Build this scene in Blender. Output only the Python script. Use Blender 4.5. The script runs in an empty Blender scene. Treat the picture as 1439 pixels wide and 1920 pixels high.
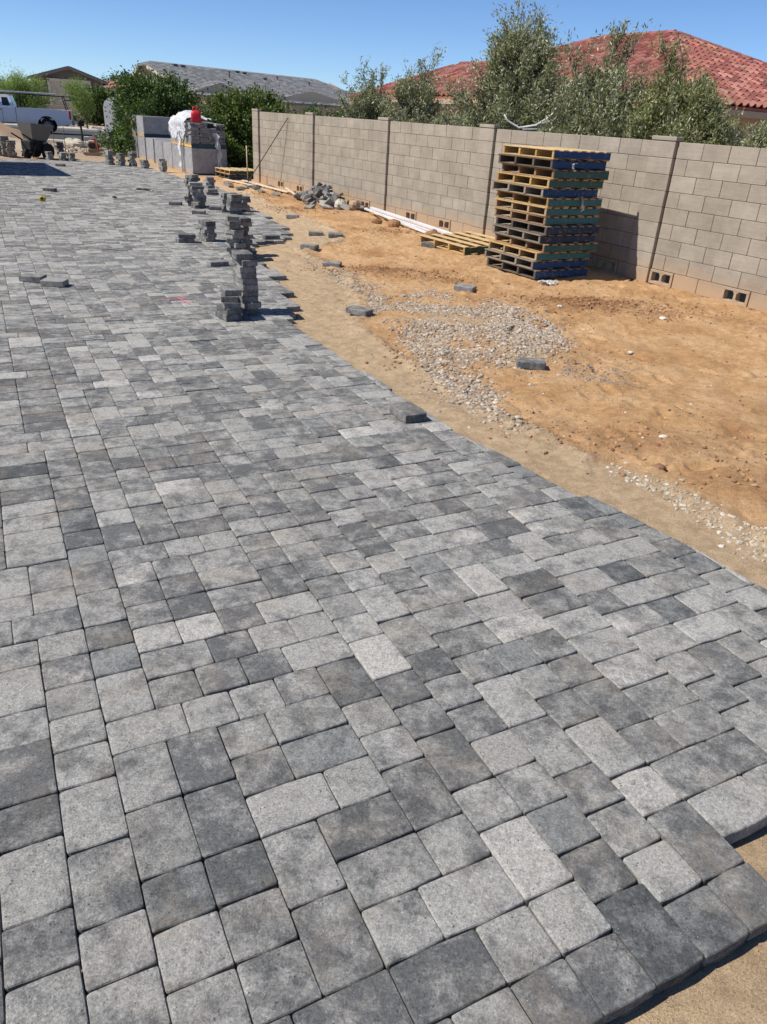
import bpy, math, random
import numpy as np
from mathutils import Vector, Matrix

scene = bpy.context.scene
# ------------------------------------------------------------------ camera
cam = bpy.data.cameras.new('camera'); cam_o = bpy.data.objects.new('camera', cam)
scene.collection.objects.link(cam_o); scene.camera = cam_o
cam.sensor_fit = 'VERTICAL'; cam.sensor_height = 24.0; cam.lens = 24.0*1387/1920
cam.clip_start = 0.05; cam.clip_end = 8000
CAM_H = 1.9
_d = Vector((-165.0, 2590.0, 1387.0)).normalized()          # straight down, seen from the camera
_f = Vector((0, 0, 1)); _f = (_f - _d*_f.dot(_d)).normalized()
_r = _f.cross(-_d); _r = _r if _r.x > 0 else -_r
_R = Matrix((_r, _f, -_d))
cam_o.matrix_world = Matrix.Translation((0, 0, CAM_H)) @ Matrix((
    (_R[0][0], -_R[0][1], -_R[0][2]), (_R[1][0], -_R[1][1], -_R[1][2]), (_R[2][0], -_R[2][1], -_R[2][2]))).to_4x4()

# ------------------------------------------------------------------ light
SUN_EL = math.radians(51); SUN_AZ = math.radians(15)          # azimuth the light travels towards, from +X
world = bpy.data.worlds.new('World'); scene.world = world; world.use_nodes = True
nt = world.node_tree; bg = nt.nodes['Background']
sky = nt.nodes.new('ShaderNodeTexSky'); sky.sky_type = 'NISHITA'; sky.sun_disc = False
sky.sun_elevation = SUN_EL; sky.sun_rotation = math.radians(90) - (SUN_AZ + math.pi)
sky.air_density = 0.85; sky.dust_density = 0.0; sky.ozone_density = 3.0; sky.altitude = 2500
tint = nt.nodes.new('ShaderNodeMix'); tint.data_type = 'RGBA'; tint.blend_type = 'MULTIPLY'; tint.inputs['Factor'].default_value = 1.0
tint.inputs['B'].default_value = (.84, .98, 1.16, 1); nt.links.new(sky.outputs[0], tint.inputs['A'])
nt.links.new(tint.outputs['Result'], bg.inputs[0]); bg.inputs[1].default_value = 0.09
sun = bpy.data.lights.new('sun', 'SUN'); sun.energy = 4.9; sun.angle = math.radians(0.53); sun.color = (1.0, 0.95, 0.87)
sun_o = bpy.data.objects.new('sun', sun); scene.collection.objects.link(sun_o)
_L = Vector((math.cos(SUN_AZ)*math.cos(SUN_EL), math.sin(SUN_AZ)*math.cos(SUN_EL), -math.sin(SUN_EL)))
sun_o.rotation_euler = _L.to_track_quat('-Z', 'Y').to_euler(); sun_o.location = (-20, -5, 30)
scene.view_settings.view_transform = 'Standard'; scene.view_settings.look = 'None'
scene.view_settings.exposure = 0.34; scene.view_settings.gamma = 1.0
scene.render.engine = 'CYCLES'
try: scene.cycles.max_bounces = 6; scene.cycles.transparent_max_bounces = 12
except Exception: pass

rnd = random.Random(7); nr = np.random.default_rng(11)
C = scene.collection

# ------------------------------------------------------------------ helpers
def tag(o, label=None, cat=None, group=None, kind=None):
    if label: o['label'] = label
    if cat: o['category'] = cat
    if group: o['group'] = group
    if kind: o['kind'] = kind
    return o
def empty(name, loc=(0, 0, 0), rz=0.0):
    o = bpy.data.objects.new(name, None); C.objects.link(o); o.location = loc; o.rotation_euler = (0, 0, rz)
    o.empty_display_size = 0.1
    return o
def thing(name, label, cat, loc=(0, 0, 0), rz=0.0, group=None):
    return tag(empty(name, loc, rz), label, cat, group)
def link(name, me, m=None, parent=None, loc=(0, 0, 0), rot=(0, 0, 0)):
    o = bpy.data.objects.new(name, me); C.objects.link(o); o.location = loc; o.rotation_euler = rot
    if m is not None and len(me.materials) == 0: me.materials.append(m)
    if parent is not None: o.parent = parent
    return o
def rz(a): return Matrix.Rotation(a, 3, 'Z')
def rx(a): return Matrix.Rotation(a, 3, 'X')
def ry(a): return Matrix.Rotation(a, 3, 'Y')

class MB:
    def __init__(s): s.v = []; s.f = []; s.c = []; s.sm = []
    def add(s, vs, fs, col=(1, 1, 1), smooth=False):
        b = len(s.v); s.v += [tuple(v) for v in vs]; s.f += [tuple(b+i for i in f) for f in fs]
        s.c += [col]*len(vs); s.sm += [smooth]*len(fs); return s
    def box(s, c, size, R=None, bev=0.0, col=(1, 1, 1)):
        hx, hy, hz = size[0]/2, size[1]/2, size[2]/2; c = Vector(c); R = R or Matrix.Identity(3)
        if bev <= 0:
            vs = [c + R @ Vector((x*hx, y*hy, z*hz)) for x in (-1, 1) for y in (-1, 1) for z in (-1, 1)]
            return s.add(vs, [(0, 1, 3, 2), (4, 6, 7, 5), (0, 4, 5, 1), (2, 3, 7, 6), (0, 2, 6, 4), (1, 5, 7, 3)], col)
        b = min(bev, hx*.9, hy*.9, hz*.9); vs = []; idx = {}
        for x in (-1, 1):
            for y in (-1, 1):
                for z in (-1, 1):
                    for a in range(3):
                        p = [x*(hx-b), y*(hy-b), z*(hz-b)]; p[a] = (x*hx, y*hy, z*hz)[a]
                        idx[(x, y, z, a)] = len(vs); vs.append(c + R @ Vector(p))
        fs = []
        I = lambda x, y, z, a: idx[(x, y, z, a)]
        for q in (-1, 1):
            fs.append([I(q, -1, -1, 0), I(q, 1, -1, 0), I(q, 1, 1, 0), I(q, -1, 1, 0)][::q])
            fs.append([I(-1, q, -1, 1), I(-1, q, 1, 1), I(1, q, 1, 1), I(1, q, -1, 1)][::q])
            fs.append([I(-1, -1, q, 2), I(1, -1, q, 2), I(1, 1, q, 2), I(-1, 1, q, 2)][::q])
        for p in (-1, 1):
            for q in (-1, 1):
                fs.append([I(-1, p, q, 1), I(-1, p, q, 2), I(1, p, q, 2), I(1, p, q, 1)][::-p*q])
                fs.append([I(p, -1, q, 0), I(p, -1, q, 2), I(p, 1, q, 2), I(p, 1, q, 0)][::p*q])
                fs.append([I(p, q, -1, 0), I(p, q, -1, 1), I(p, q, 1, 1), I(p, q, 1, 0)][::-p*q])
                for r in (-1, 1): fs.append([I(p, q, r, 0), I(p, q, r, 1), I(p, q, r, 2)][::p*q*r])
        return s.add(vs, fs, col)
    def tube(s, pts, rad, seg=8, cap=True, col=(1, 1, 1), smooth=True):
        pts = [Vector(p) for p in pts]; n = len(pts)
        if not hasattr(rad, '__len__'): rad = [rad]*n
        vs = []; fs = []; up = None
        for i, p in enumerate(pts):
            t = (pts[min(i+1, n-1)] - pts[max(i-1, 0)]).normalized()
            if up is None: up = Vector((0, 0, 1)) if abs(t.z) < .9 else Vector((1, 0, 0))
            a = t.cross(up).normalized(); b = a.cross(t).normalized(); up = b
            for k in range(seg):
                q = 2*math.pi*k/seg; vs.append(p + (a*math.cos(q) + b*math.sin(q))*rad[i])
        for i in range(n-1):
            for k in range(seg):
                k2 = (k+1) % seg; fs.append((i*seg+k, i*seg+k2, (i+1)*seg+k2, (i+1)*seg+k))
        s.add(vs, fs, col, smooth)
        if cap:
            b0 = len(s.v) - len(vs)
            s.f.append(tuple(b0+k for k in range(seg))[::-1]); s.f.append(tuple(b0+(n-1)*seg+k for k in range(seg))); s.sm += [False]*2
        return s
    def prism(s, poly, a0, a1, axis='z', col=(1, 1, 1), T=None):
        """poly: 2D list; extruded between a0 and a1 along the axis"""
        n = len(poly); vs = []
        for a in (a0, a1):
            for p in poly:
                v = {'z': (p[0], p[1], a), 'y': (p[0], a, p[1]), 'x': (a, p[0], p[1])}[axis]
                vs.append(T @ Vector(v) if T is not None else v)
        fs = [tuple(range(n))[::-1], tuple(range(n, 2*n))] + [(i, (i+1) % n, n+(i+1) % n, n+i) for i in range(n)]
        return s.add(vs, fs, col)
    def grid(s, P, col=(1, 1, 1), smooth=True):
        """P[i][j] points"""
        n, m = len(P), len(P[0]); vs = [p for row in P for p in row]
        return s.add(vs, [(i*m+j, i*m+j+1, (i+1)*m+j+1, (i+1)*m+j) for i in range(n-1) for j in range(m-1)], col, smooth)
    def mesh(s, name, mat=None):
        me = bpy.data.meshes.new(name); me.from_pydata(s.v, [], s.f)
        a = me.attributes.new('tint', 'FLOAT_COLOR', 'POINT')
        a.data.foreach_set('color', np.array([(c[0], c[1], c[2], 1.0) for c in s.c], dtype=np.float32).ravel())
        me.polygons.foreach_set('use_smooth', s.sm)
        if mat: me.materials.append(mat)
        me.update(); return me
    def build(s, name, mat, parent=None, loc=(0, 0, 0)):
        return link(name, s.mesh(name, mat), None, parent, loc)

def np_mesh(name, V, F, mat, tint=None, smooth=False):
    """V (n,3); F (m,k) all faces of k corners"""
    me = bpy.data.meshes.new(name); m, k = F.shape
    me.vertices.add(len(V)); me.vertices.foreach_set('co', np.ascontiguousarray(V, dtype=np.float32).ravel())
    me.loops.add(m*k); me.loops.foreach_set('vertex_index', np.ascontiguousarray(F, dtype=np.int32).ravel())
    me.polygons.add(m); me.polygons.foreach_set('loop_start', np.arange(0, m*k, k, dtype=np.int32))
    me.polygons.foreach_set('loop_total', np.full(m, k, dtype=np.int32))
    me.update(calc_edges=True)
    if tint is not None:
        a = me.attributes.new('tint', 'FLOAT_COLOR', 'POINT')
        t = np.ones((len(V), 4), dtype=np.float32); t[:, :tint.shape[1]] = tint; a.data.foreach_set('color', t.ravel())
    me.polygons.foreach_set('use_smooth', np.full(m, smooth))
    me.materials.append(mat); me.validate(); return me

def hash2(ix, iy, seed):
    h = (ix.astype(np.int64)*374761393 + iy.astype(np.int64)*668265263 + seed*974634777) & 0xffffffff
    h = ((h ^ (h >> 13))*1274126177) & 0xffffffff
    return ((h ^ (h >> 16)) & 0xffff)/65535.0
def vnoise(x, y, sc, seed=0, octv=3):
    x = np.asarray(x, float); y = np.asarray(y, float); out = np.zeros(np.broadcast(x, y).shape); amp = 1.0; tot = 0
    for o in range(octv):
        X = x*sc + 57.3*o; Y = y*sc - 31.7*o; ix = np.floor(X); iy = np.floor(Y); fx = X-ix; fy = Y-iy
        fx = fx*fx*(3-2*fx); fy = fy*fy*(3-2*fy)
        a = hash2(ix, iy, seed+o); b = hash2(ix+1, iy, seed+o); c = hash2(ix, iy+1, seed+o); d = hash2(ix+1, iy+1, seed+o)
        out += amp*((a*(1-fx)+b*fx)*(1-fy) + (c*(1-fx)+d*fx)*fy); tot += amp; amp *= .5; sc *= 2.03
    return out/tot

# ------------------------------------------------------------------ materials
class NT:
    def __init__(s, name):
        s.m = bpy.data.materials.new(name); s.m.use_nodes = True; s.t = s.m.node_tree; s.N = s.t.nodes
        s.b = s.N['Principled BSDF']; s.out = s.N['Material Output']
        s.b.inputs['Specular IOR Level'].default_value = 0.3
    def n(s, kind, **kw):
        x = s.N.new('ShaderNode'+kind)
        for k, v in kw.items(): setattr(x, k, v)
        return x
    def l(s, a, b): s.t.links.new(a, b)
    def pos(s): return s.n('NewGeometry').outputs['Position']
    def attr(s, name='tint'): return s.n('Attribute', attribute_name=name).outputs['Color']
    def noise(s, vec, scale, detail=4, rough=.55, dist=0.0):
        x = s.n('TexNoise'); x.inputs['Scale'].default_value = scale; x.inputs['Detail'].default_value = detail
        x.inputs['Roughness'].default_value = rough; x.inputs['Distortion'].default_value = dist
        if vec is not None: s.l(vec, x.inputs['Vector'])
        return x.outputs['Fac']
    def ramp(s, fac, stops):
        x = s.n('ValToRGB'); s.l(fac, x.inputs[0]); e = x.color_ramp.elements
        while len(e) < len(stops): e.new(.5)
        for q, (p, c) in zip(e, stops):
            q.position = p; q.color = (c, c, c, 1) if not hasattr(c, '__len__') else (*c, 1)
        return x.outputs['Color']
    def mix(s, fac, a, b, mode='MIX'):
        x = s.n('Mix', data_type='RGBA', blend_type=mode)
        for sock, val in ((x.inputs['Factor'], fac), (x.inputs['A'], a), (x.inputs['B'], b)):
            if hasattr(val, 'is_output') or isinstance(val, bpy.types.NodeSocket): s.l(val, sock)
            elif hasattr(val, '__len__'): sock.default_value = (*val, 1)
            else:
                sock.default_value = val if sock.type == 'VALUE' else (val, val, val, 1)
        return x.outputs['Result']
    def math(s, op, a, b=0.0, clamp=False):
        x = s.n('Math', operation=op); x.use_clamp = clamp
        for i, val in enumerate((a, b)):
            if isinstance(val, bpy.types.NodeSocket): s.l(val, x.inputs[i])
            else: x.inputs[i].default_value = val
        return x.outputs[0]
    def vadd(s, a, b, op='ADD'):
        x = s.n('VectorMath', operation=op)
        for i, val in enumerate((a, b)):
            if isinstance(val, bpy.types.NodeSocket): s.l(val, x.inputs[i])
            else: x.inputs[i].default_value = val
        return x.outputs[0]
    def objrand(s): return s.n('ObjectInfo').outputs['Random']
    def bump(s, h, dist, strength=1.0, prev=None):
        x = s.n('Bump'); x.inputs['Strength'].default_value = strength; x.inputs['Distance'].default_value = dist; s.l(h, x.inputs['Height'])
        if prev is not None: s.l(prev, x.inputs['Normal'])
        s.l(x.outputs[0], s.b.inputs['Normal']); return x.outputs[0]
    def base(s, c, rough=.8):
        if isinstance(c, bpy.types.NodeSocket): s.l(c, s.b.inputs['Base Color'])
        else: s.b.inputs['Base Color'].default_value = (*c, 1)
        s.b.inputs['Roughness'].default_value = rough; return s

def simple(name, col, rough=.7, var=.25, scale=6.0, metal=0.0, bump=0.0, bscale=60.0):
    k = NT(name); p = k.pos()
    n1 = k.noise(p, scale, 5)
    k.base(k.mix(1.0, col, k.ramp(n1, [(.25, 1-var), (.75, 1+var*.6)]), 'MULTIPLY'), rough)
    k.b.inputs['Metallic'].default_value = metal
    if bump: k.bump(k.noise(p, bscale, 4), bump)
    return k.m
def tinted(name, rough=.8, var=.2, scale=8.0, bump=0.0, bscale=80.0, objvar=0.0):
    k = NT(name); p = k.pos(); n1 = k.noise(p, scale, 5)
    c = k.mix(1.0, k.attr(), k.ramp(n1, [(.25, 1-var), (.75, 1+var*.6)]), 'MULTIPLY')
    if objvar: c = k.mix(1.0, c, k.ramp(k.objrand(), [(0, 1-objvar), (1, 1+objvar)]), 'MULTIPLY')
    k.base(c, rough)
    if bump: k.bump(k.noise(p, bscale, 4), bump)
    return k.m

def mat_paver():
    k = NT('concrete_paver'); p = k.pos(); t = k.attr('tint'); sd = k.attr('seed')
    off = k.vadd(p, k.vadd(sd, (37.0, 41.0, 29.0), 'MULTIPLY'))
    mp = k.n('Mapping'); k.l(off, mp.inputs['Vector']); mp.inputs['Scale'].default_value = (1, 1, 1)
    big = k.noise(mp.outputs[0], 9.5, 10, .76, .1)
    mid = k.noise(off, 70, 6, .78)
    fine = k.noise(off, 165, 4, .85)
    sep = k.n('SeparateColor'); k.l(sd, sep.inputs[0])
    shift = k.math('MULTIPLY', k.math('SUBTRACT', sep.outputs[2], .5), .2)
    patch = k.ramp(k.math('ADD', big, shift), [(.39, 0.0), (.49, .5), (.59, 1.0)])
    dark = k.mix(1.0, t, (.46, .47, .485), 'MULTIPLY')
    lite = k.mix(1.0, t, (1.27, 1.25, 1.21), 'MULTIPLY')
    c = k.mix(patch, dark, lite)
    c = k.mix(1.0, c, k.ramp(mid, [(.32, .58), (.46, .93), (.54, 1.07), (.68, 1.34)]), 'MULTIPLY')
    c = k.mix(1.0, c, k.ramp(fine, [(.32, .52), (.46, .93), (.54, 1.06), (.68, 1.55)]), 'MULTIPLY')
    vor = k.n('TexVoronoi'); vor.inputs['Scale'].default_value = 110; k.l(off, vor.inputs['Vector'])
    fleck = k.ramp(vor.outputs['Distance'], [(.10, 1.0), (.2, 0.0)])
    c = k.mix(k.math('MULTIPLY', fleck, k.ramp(k.noise(off, 30, 2), [(.56, 0.0), (.68, .8)])), c, (.55, .54, .51))
    pit = k.n('TexVoronoi'); pit.inputs['Scale'].default_value = 62; k.l(off, pit.inputs['Vector'])
    pits = k.math('MULTIPLY', k.ramp(pit.outputs['Distance'], [(.1, 1.0), (.2, 0.0)]), k.ramp(k.noise(off, 22, 2), [(.5, 0.0), (.6, .75)]))
    c = k.mix(pits, c, (.06, .06, .062))
    # tracked-in sand dusting
    sand = k.ramp(k.noise(p, 3.1, 6, .7), [(.5, 0.0), (.72, .5)])
    sand = k.math('MULTIPLY', sand, k.ramp(k.noise(p, 48, 4, .7), [(.35, .2), (.6, 1.0)]))
    c = k.mix(sand, c, (.38, .31, .23))
    k.base(c, .92); k.b.inputs['Specular IOR Level'].default_value = .22
    b1 = k.bump(mid, .006, .8); b1 = k.bump(fine, .004, .9, b1); k.bump(k.math('SUBTRACT', 1.0, pits), .003, .8, b1)
    return k.m
def mat_ground():
    k = NT('yard_dirt'); p = k.pos(); t = k.attr('tint'); sep = k.n('SeparateColor'); k.l(t, sep.inputs[0])
    sand_m, brown_m, far_m = sep.outputs[0], sep.outputs[1], sep.outputs[2]
    n1 = k.noise(p, 1.6, 8, .62); n2 = k.noise(p, 14, 6, .65); n3 = k.noise(p, 130, 4, .7); n4 = k.noise(p, 420, 2, .6)
    dirt = k.ramp(n1, [(.3, (.45, .24, .108)), (.45, (.57, .34, .163)), (.6, (.65, .415, .222)), (.78, (.56, .335, .16))])
    sand = k.ramp(k.noise(p, 9, 6, .6), [(.3, (.45, .32, .197)), (.55, (.56, .41, .258)), (.75, (.62, .47, .305))])
    brown = k.ramp(n2, [(.3, (.20, .10, .05)), (.6, (.38, .205, .10)), (.8, (.46, .27, .14))])
    far = k.ramp(n1, [(.3, (.34, .25, .17)), (.7, (.47, .36, .26))])
    c = k.mix(brown_m, dirt, brown)
    edge = k.math('ADD', sand_m, k.math('MULTIPLY', k.math('SUBTRACT', n2, .5), .9))
    c = k.mix(k.ramp(edge, [(.38, 0.0), (.62, 1.0)]), c, sand)
    c = k.mix(far_m, c, far)
    c = k.mix(1.0, c, k.ramp(n2, [(.3, .78), (.55, 1.0), (.75, 1.14)]), 'MULTIPLY')
    c = k.mix(1.0, c, k.ramp(n3, [(.3, .68), (.5, 1.0), (.7, 1.2)]), 'MULTIPLY')
    c = k.mix(1.0, c, k.ramp(n4, [(.3, .7), (.5, 1.0), (.72, 1.34)]), 'MULTIPLY')
    k.base(c, .97); k.b.inputs['Specular IOR Level'].default_value = .12
    b = k.bump(n2, .055, .8); b = k.bump(n3, .014, .9, b); k.bump(n4, .004, .9, b)
    return k.m
def mat_block():
    k = NT('concrete_block'); p = k.pos(); r = k.objrand(); sep = k.n('SeparateXYZ'); k.l(p, sep.inputs[0])
    c = k.ramp(k.math('FRACT', k.math('ADD', k.math('MULTIPLY', r, 1.0), 0.0)), [(0, (.292, .254, .203)), (.5, (.318, .278, .224)), (1, (.346, .304, .248))])
    c = k.mix(1.0, c, k.attr(), 'MULTIPLY')
    c = k.mix(1.0, c, k.ramp(k.noise(p, 2.4, 8, .72), [(.3, .78), (.7, 1.16)]), 'MULTIPLY')
    st = k.n('Mapping'); k.l(p, st.inputs['Vector']); st.inputs['Scale'].default_value = (2, 2, 45)
    c = k.mix(1.0, c, k.ramp(k.noise(st.outputs[0], 1.0, 4), [(.3, .93), (.7, 1.06)]), 'MULTIPLY')
    c = k.mix(1.0, c, k.ramp(k.noise(p, 170, 3), [(.3, .85), (.7, 1.13)]), 'MULTIPLY')
    # soil splashed up and settled on the lowest courses
    h = k.math('ADD', sep.outputs['Z'], k.math('MULTIPLY', k.math('SUBTRACT', k.noise(p, 1.7, 5), .5), .45))
    soil = k.ramp(h, [(.12, .75), (.38, 0.0)])
    c = k.mix(soil, c, (.43, .29, .175))
    k.base(c, .93); k.b.inputs['Specular IOR Level'].default_value = .2
    b = k.bump(k.noise(p, 150, 4), .004, .8); k.bump(k.noise(p, 22, 4), .005, .5, b)
    return k.m
def mat_wood(name):
    k = NT(name); p = k.pos(); r = k.objrand(); tc = k.n('TexCoord').outputs['Object']
    mp = k.n('Mapping'); k.l(tc, mp.inputs['Vector']); mp.inputs['Scale'].default_value = (3, 40, 40)
    add = k.vadd(mp.outputs[0], k.vadd(k.n('CombineXYZ').outputs[0], (0, 0, 0)))
    c = k.mix(1.0, k.attr(), k.ramp(k.noise(add, 1.0, 5, .6), [(.3, .66), (.55, 1.0), (.75, 1.14)]), 'MULTIPLY')
    c = k.mix(1.0, c, k.ramp(r, [(0, .75), (1, 1.15)]), 'MULTIPLY')
    c = k.mix(k.ramp(k.noise(p, 9, 5), [(.55, 0.0), (.7, .4)]), c, (.14, .11, .08))
    k.base(c, .85); k.bump(k.noise(add, 2.0, 3), .003, .6)
    return k.m
def mat_paint(name):
    """worn paint on pallet wood"""
    k = NT(name); p = k.pos(); n = k.noise(p, 16, 6, .7)
    c = k.mix(k.ramp(n, [(.56, 0.0), (.66, .75)]), k.attr(), (.20, .16, .11))
    c = k.mix(1.0, c, k.ramp(k.noise(p, 60, 3), [(.3, .8), (.7, 1.15)]), 'MULTIPLY')
    k.base(c, .62); return k.m
def mat_leaf(name, trans=.3, gloss=.45):
    k = NT(name); a = k.attr(); k.base(a, gloss); k.b.inputs['Specular IOR Level'].default_value = .35
    tr = k.n('BsdfTranslucent'); k.l(k.mix(1.0, a, (1.5, 1.6, .8), 'MULTIPLY'), tr.inputs[0])
    mx = k.n('MixShader'); mx.inputs[0].default_value = trans; k.l(k.b.outputs[0], mx.inputs[1]); k.l(tr.outputs[0], mx.inputs[2])
    k.l(mx.outputs[0], k.out.inputs[0]); return k.m
def mat_film(name, alpha=.7, col=(.82, .83, .85)):
    k = NT(name); p = k.pos(); k.base(col, .28); k.b.inputs['Specular IOR Level'].default_value = .6
    a = k.ramp(k.noise(p, 5, 5, .7), [(.3, max(0, alpha-.22)), (.7, min(1, alpha+.18))]); k.l(a, k.b.inputs['Alpha'])
    k.bump(k.noise(p, 12, 5, .7, 1.5), .05, .9)
    return k.m

M = dict(
    paver=mat_paver(), ground=mat_ground(), block=mat_block(), wood=mat_wood('pallet_wood'), paint=mat_paint('pallet_paint'),
    mortar=simple('mortar', (.235, .2, .16), .95, .2, 20), bedding=simple('joint_sand', (.17, .15, .122), .97, .4, 60),
    pebble=tinted('pebble', .85, .25, 90), clod=tinted('soil_clod', .97, .3, 60, .003, 200),
    stucco=tinted('stucco', .92, .1, 1.5, .006, 90), redtile=tinted('clay_tile', .8, .3, 2.5, .004, 60, .22),
    greytile=None, trim=tinted('painted_trim', .6, .08, 4), bark=tinted('bark', .9, .3, 18, .01, 50),
    olive=mat_leaf('olive_leaf', .22, .5), citrus=mat_leaf('citrus_leaf', .18, .55), feather=mat_leaf('feathery_leaf', .4, .6),
    metal=tinted('painted_metal', .4, .12, 5), dull=tinted('dull_black', .75, .2, 12), rubber=simple('rubber', (.018, .018, .019), .85, .3, 25),
    white_pvc=simple('white_pvc', (.62, .62, .62), .45, .2, 4), asphalt=simple('asphalt', (.055, .055, .058), .9, .3, 3, 0, .004, 180),
    kerb=simple('kerb_concrete', (.46, .42, .36), .9, .15, 3, 0, .004, 120), film=mat_film('plastic_film', .78),
    wrap=mat_film('stretch_wrap', .52, (.56, .56, .58)), carpaint=None, glass=None)
def mat_car():
    k = NT('white_car_paint'); p = k.pos(); sep = k.n('SeparateXYZ'); k.l(p, sep.inputs[0])
    d = k.math('ADD', sep.outputs['Z'], k.math('MULTIPLY', k.noise(p, 3, 5), .5))
    c = k.mix(k.ramp(d, [(.5, .75), (1.05, .06)]), (.78, .79, .8), (.42, .37, .31))
    k.base(c, .32); k.b.inputs['Coat Weight'].default_value = .5; k.b.inputs['Specular IOR Level'].default_value = .5
    return k.m
def mat_glass():
    k = NT('dark_glass'); k.base((.012, .014, .018), .05); k.b.inputs['Specular IOR Level'].default_value = .7; return k.m
def mat_greytile():
    k = NT('grey_roof_tile'); p = k.pos(); t = k.attr()
    c = k.mix(1.0, t, k.ramp(k.noise(p, 1.1, 6, .7), [(.3, .74), (.7, 1.18)]), 'MULTIPLY')
    c = k.mix(1.0, c, k.ramp(k.noise(p, 6, 4, .7), [(.3, .8), (.7, 1.2)]), 'MULTIPLY')
    k.base(c, .85); return k.m
M['carpaint'] = mat_car(); M['glass'] = mat_glass(); M['greytile'] = mat_greytile()

# ------------------------------------------------------------------ site frame
TH = math.radians(28.0); U = Vector((math.cos(TH), math.sin(TH))); V2 = Vector((-math.sin(TH), math.cos(TH)))   # paver courses
W2 = Vector((-.539, .842)).normalized(); N2 = Vector((W2.y, -W2.x))          # along the block wall (away) / through it
WALL_R = 4.59*N2.x + 9.37*N2.y                                              # wall face offset along N2
def sr(s, r): return W2*s + N2*r
# outline of the paving: cut edge, ragged edge, far end
EDGE = [(2.34, 2.27), (1.86, 3.02), (1.61, 3.41), (1.29, 3.83), (.80, 4.40), (.27, 5.18), (-.16, 5.93), (-.58, 6.63), (-.97, 7.37)]
RAGGED = [(-1.14, 7.6), (-1.06, 8.0), (-1.26, 8.5), (-1.3, 8.95), (-1.46, 9.47), (-1.56, 9.9), (-1.8, 10.5), (-2.3, 11.6), (-2.36, 12.2), (-2.05, 12.7), (-1.93, 13.2),
          (-2.12, 14.3), (-2.8, 16.05), (-3.4, 17.4), (-4.3, 20.0), (-5.2, 21.6), (-6.7, 23.7), (-7.95, 25.7), (-10.2, 27.6)]
FAR = [(-11.8, 26.8), (-13.2, 26.2), (-15.0, 25.2)]
LEFT = [(-12.4, 18.4), (-4.5, 4.0), (-3.9, -1.2)]
BOTTOM = [tuple(U*u_ + V2*v_) for u_, v_ in ((-3.9, .616), (1.722, .616), (1.722, .8746), (3.0, .8746))]
POLY = np.array(EDGE + RAGGED + FAR + LEFT + BOTTOM)
def inside(px, py, poly=POLY):
    px = np.asarray(px, float); py = np.asarray(py, float); c = np.zeros(px.shape, bool); n = len(poly)
    for i in range(n):
        x0, y0 = poly[i]; x1, y1 = poly[(i+1) % n]
        c ^= ((y0 > py) != (y1 > py)) & (px < (x1-x0)*(py-y0)/(y1-y0+1e-12)+x0)
    return c
def dist_edge(px, py, pts):
    d = np.full(np.shape(px), 1e9)
    for (x0, y0), (x1, y1) in zip(pts[:-1], pts[1:]):
        ex, ey = x1-x0, y1-y0; t = np.clip(((px-x0)*ex+(py-y0)*ey)/(ex*ex+ey*ey), 0, 1)
        d = np.minimum(d, np.hypot(px-x0-t*ex, py-y0-t*ey))
    return d
BROWN = [(2.35, 9.3, .9, .35, 1.0), (3.1, 9.0, .5, .25, .7), (-.2, 10.6, .75, .3, .9), (.6, 10.3, .45, .2, .6), (1.75, 4.9, .7, .22, .55), (2.3, 4.3, .4, .2, .6),
         (-.3, 14.6, .5, .35, .5), (-2.4, 17.2, .6, .5, .6), (1.3, 7.2, .6, .35, .35), (-3.2, 19.6, .7, .6, .5), (.2, 6.6, .5, .3, .3)]
_fr = random.Random(12); FOOT = []
for _i in range(26):
    _x, _y, _a = _fr.uniform(.2, 4.2), _fr.uniform(3.6, 12.5), _fr.uniform(0, 6.28)
    for _k in range(4):
        _s = .085*(1 if _k % 2 else -1); FOOT.append((_x+math.cos(_a)*.62*_k-math.sin(_a)*_s, _y+math.sin(_a)*.62*_k+math.cos(_a)*_s, _a+_fr.gauss(0, .12)))
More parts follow.
